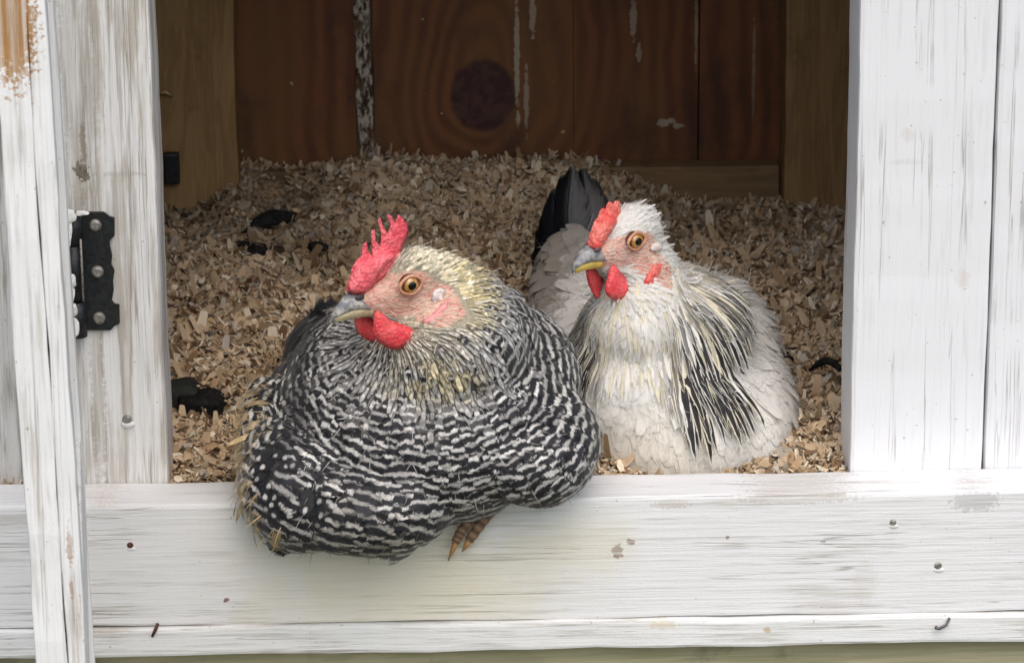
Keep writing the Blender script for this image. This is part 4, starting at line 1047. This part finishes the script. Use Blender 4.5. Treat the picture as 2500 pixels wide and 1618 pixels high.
# ---------------------------------------------------------------- white hen
def white_hen():
    hen = empty('hen', PZ(1660, 1100, -.005), 'white hen with black streaked neck hackles and black tail sitting behind the sill', 'hen')
    H = Head((1552, 587), .085, 40, 4, scale=.98)
    Z = lambda a, b: (1360+a/3.85, 460+b/3.85)
    head = [((-2, 0, 3), (21, 14.5, 18)), ((12, 0, -5), (17, 12, 13)), ((25, 0, -4), (11, 8, 9)), ((13, 0, -14), (15, 10, 9)), ((-5, 0, -12), (21, 16, 19)), ((-9, 0, -26), (25, 22, 22)), ((-8, 0, -42), (31, 29, 25)), ((-6, 0, -60), (36, 36, 28))]
    blobs = [(1640, 1030, .125, (.068, .070, .062)), (1560, 960, .120, (.052, .055, .060)), (1810, 1020, .150, (.036, .075, .055)), (1745, 900, .190, (.044, .09, .060)),
             (1690, 850, .210, (.050, .095, .045)), (1500, 830, .260, (.058, .09, .060)), (1405, 705, .330, (.030, .050, .040)), (1440, 775, .290, (.042, .06, .050)), (1620, 850, .125, (.056, .05, .055))]
    face = [Z(*q) for q in [(560, 520), (640, 440), (780, 390), (890, 440), (880, 560), (960, 680), (990, 720), (930, 900), (830, 940), (760, 830), (560, 720), (480, 780), (250, 770), (120, 800), (150, 600), (290, 520), (330, 360), (420, 220), (590, 130), (580, 280), (520, 400)]]
    body, V, NR, T, sk = build_body('body', blobs, H, head, skin_body_mat('white_hen_body', (.85, .83, .79), (.82, .80, .74)), hen, face)
    O = H.wmm(-6, 0, -2)
    def sizes(P):
        d = np.linalg.norm(P-O, axis=1)
        return np.interp(d, [.018, .03, .05, .08, .12, .2], [.0012, .0014, .0019, .0023, .0028, .0042]), d
    P, n = sample(V, NR, T, sk, lambda q: sizes(q)[0], 300000)
    s, d = sizes(P); N_ = len(P); q = proj(P); X, Y = q[:, 0], q[:, 1]
    L = np.interp(d, [.018, .03, .05, .08, .12, .2], [.0085, .0115, .017, .025, .031, .036])*rng.uniform(.8, 1.2, N_)
    W = np.interp(d, [.018, .03, .05, .08, .12, .2], [.0016, .0021, .0034, .0058, .0078, .012])*rng.uniform(.8, 1.2, N_)
    dr = flow(P, n, O, np.array([0, 0, -.35]), H); dr = unit(dr+rng.normal(size=(N_, 3))*.16); dr = unit(dr-n*np.sum(dr*n, 1)[:, None])
    def reg(cx, cy, rx, ry): return np.clip(1.6-1.6*np.sqrt(((X-cx)/rx)**2+((Y-cy)/ry)**2), 0, 1)
    pale = np.tile((.89, .87, .825), (N_, 1)); k = np.clip(reg(1590, 1060, 190, 160), 0, 1)[:, None]*.6
    pale = pale*(1-k)+np.array((.86, .80, .67))*k
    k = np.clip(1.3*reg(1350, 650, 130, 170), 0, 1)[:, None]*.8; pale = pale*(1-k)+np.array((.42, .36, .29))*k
    tint = np.concatenate([pale*rng.uniform(.97, 1.03, (N_, 1)), np.ones((N_, 1))], 1)
    pat = np.zeros((N_, 4))
    blk = (reg(1310, 600, 70, 110) > .3) & (rng.uniform(size=N_) < .45); pat[blk, 2] = .9
    cv = Cover()
    bvh = BVHTree.FromPolygons(V.tolist(), T.tolist()); WP = (.4, .85, 1., .95, .75, .45)
    C_, NN_, DD_ = conform(bvh, P, n, dr, L, TS, rng.uniform(.02, .085, N_)*(1+2.2*(d < .042))*(1+1.5*(rng.uniform(size=N_) < .05)))
    cv.add(C_, NN_, DD_, L, W, TS, WP, .06, np.zeros(N_), 1.0, tint, pat, .035)
    hd_ = d < .048
    wisps(cv, P[~hd_], n[~hd_], dr[~hd_], pale[~hd_], 4200, .006, .015)
    wisps(cv, P[hd_], n[hd_], dr[hd_], pale[hd_], 1100, .003, .0075, (.2, .5))
    bristles(cv, V, NR, T, sk, H, (.86, .76, .66))
    cv.build('plumage', M_feaW, hen, 1.0); cv = Cover()
    # neck hackles: long pointed feathers that fan over the shoulders
    near = (d > .030) & (d < .078) & (rng.uniform(size=N_) < .75) & (P[:, 2] < O[2]) & (X < np.interp(Y, [600, 720, 900], [1690, 1715, 1760])) & (P[:, 1] < O[1]+.040)
    Ph, nh, dh = P[near], n[near], d[near]; m_ = len(Ph); qx = proj(Ph)[:, 0]; qy = proj(Ph)[:, 1]
    drh = flow(Ph, nh, O+np.array([0, .004, .010]), np.array([0, 0, -.95])); drh = unit(drh+rng.normal(size=(m_, 3))*.05)
    side = np.clip(np.abs(qx-1560)/120, 0, 1); right = np.clip((qx-1595)/60, 0, 1); left = np.clip((1490-qx)/40, 0, 1)
    Lh = np.interp(dh, [.03, .05, .08], [.022, .038, .052])*(.52+.92*np.maximum(right, .8*left))*rng.uniform(.85, 1.15, m_); Wh = np.interp(dh, [.03, .08], [.0024, .0036])*(1+.9*right)*rng.uniform(.8, 1.2, m_)
    stripe = np.clip(np.maximum(right, left)*1.1, 0, 1)*(rng.uniform(size=m_) < .8)*np.interp(dh, [.03, .042, .05], [.4, .9, 1])
    tn = np.where(rng.uniform(size=(m_, 1)) < .42, np.array((.80, .73, .56)), np.array((.82, .79, .73)))
    gr = (rng.uniform(size=m_) < .15)*side; tn = tn*(1-.4*gr[:, None])
    ph = np.stack([np.zeros(m_), np.zeros(m_), stripe, np.zeros(m_)], 1)
    C_, NN_, DD_ = conform(bvh, Ph, nh, drh, Lh, TSL, rng.uniform(.08, .15, m_), -.0012)
    cv.add(C_, NN_, DD_, Lh, Wh, TSL, PROFL, .30, np.zeros(m_), 1.0, np.concatenate([tn, np.ones((m_, 1))], 1), ph, .06)
    cv.build('hackles', M_feaH, hen)
    comb = [(285, 560), (292, 500), (300, 440), (318, 400), (330, 360), (345, 330), (370, 285), (385, 270), (400, 215), (415, 190), (440, 182), (455, 195), (470, 140), (490, 122), (515, 130), (530, 140), (550, 116), (575, 118), (597, 135), (602, 200), (590, 270), (570, 330), (530, 400), (490, 460), (450, 540), (400, 590), (330, 590)]
    c = blade('comb', H, [Z(*p) for p in comb], 0.0, M_combB, hen, .0075, .45)
    blade('comb_base', H, [Z(*p) for p in [(310, 540), (330, 440), (380, 350), (440, 280), (520, 240), (560, 300), (520, 390), (470, 470), (420, 560), (350, 590)]], .0035, M_combB, c, .0070)
    blade('wattle', H, [Z(*p) for p in [(510, 720), (485, 800), (460, 890), (453, 950), (470, 1005), (520, 1045), (570, 1062), (625, 1050), (675, 1010), (705, 960), (716, 900), (660, 840), (590, 770), (550, 720)]], .0095, M_wat, hen, .0060)
    blade('wattle', H, [Z(*p) for p in [(272, 750), (275, 830), (295, 910), (325, 970), (355, 1030), (385, 1035), (415, 970), (437, 880), (440, 780), (420, 740)]], -.0080, M_wat, hen, .0045)
    blade('ear_lobe', H, [Z(*p) for p in [(900, 720), (985, 700), (980, 770), (945, 850), (900, 910), (830, 945), (815, 870), (850, 810), (880, 760)]], .0190, M_combB, hen, .0038)
    blade('ear_patch', H, [Z(*p) for p in [(880, 560), (900, 520), (950, 505), (995, 530), (985, 570), (940, 600), (890, 590)]], .0165, M_white_ear, hen, .0025)
    mu = NT('blue_grey_beak'); cc = mu.coord(); nn_ = mu.noise(cc, 160., 3, .6)
    mu.set(mu.mix(mu.sstep(nn_, .4, .62), (.14, .14, .145), (.34, .33, .32)), .32, .5); ml = simple('yellow_beak', (.66, .47, .10), .4, .45, 0, .15, 220, .2)
    beak(H, [(Z(330, 540), Z(530, 690)), (Z(268, 535), Z(420, 682)), (Z(200, 610), Z(330, 688)), (Z(158, 690), Z(235, 718)), (Z(140, 755), Z(170, 765)), (Z(146, 800), Z(150, 800))],
         [(Z(530, 690), Z(530, 755)), (Z(420, 682), Z(440, 752)), (Z(330, 688), Z(340, 755)), (Z(235, 718), Z(240, 775)), (Z(170, 765), Z(175, 795))],
         mu.mat, ml, hen, [.0074, .0062, .0047, .0032, .0017, .0004], Z(385, 572), simple('grey_nostril', (.12, .09, .09), .5, .3))
    eye_parts(H, hen)
    tips = [(1398, 405), (1424, 412), (1448, 436), (1462, 470), (1478, 520), (1374, 428), (1352, 462), (1334, 505), (1312, 560), (1298, 620), (1292, 690), (1410, 450), (1440, 500), (1370, 520), (1345, 560), (1450, 540)]
    for i, (a, b) in enumerate(tips):
        base = PY(1415, 690, .340+.002*(i % 5)); tip = PY(a, b, .375+.004*(i % 6)-.02*(b > 600)); mid = (base+tip)/2+np.array([-.006 if a < 1400 else .005, .0, .004])
        big_feather('tail_feather', [base, mid, tip], [.010, .022, .026, .022, .004], (-.2, -.85, .3), M_tail, hen, (.0035, .004, .0055, 1), (0, 0, 0, 0))
    # wing tip quills standing off on the right
    for i, (a, b, c_, d_) in enumerate([(1900, 1050, 1926, 930), (1905, 1075, 1944, 950), (1910, 1095, 1962, 978), (1912, 1110, 1970, 1012), (1912, 1120, 1972, 1045), (1905, 1120, 1966, 1075)]):
        big_feather('wing_feather', [PY(a, b, .150), PY((a+c_)/2+8, (b+d_)/2, .152), PY(c_, d_, .158)], [.006, .010, .009, .003], (.5, -.8, .2), M_feaH, hen, (.80, .79, .77, 1), (0, 0, 0, 0))
white_hen()
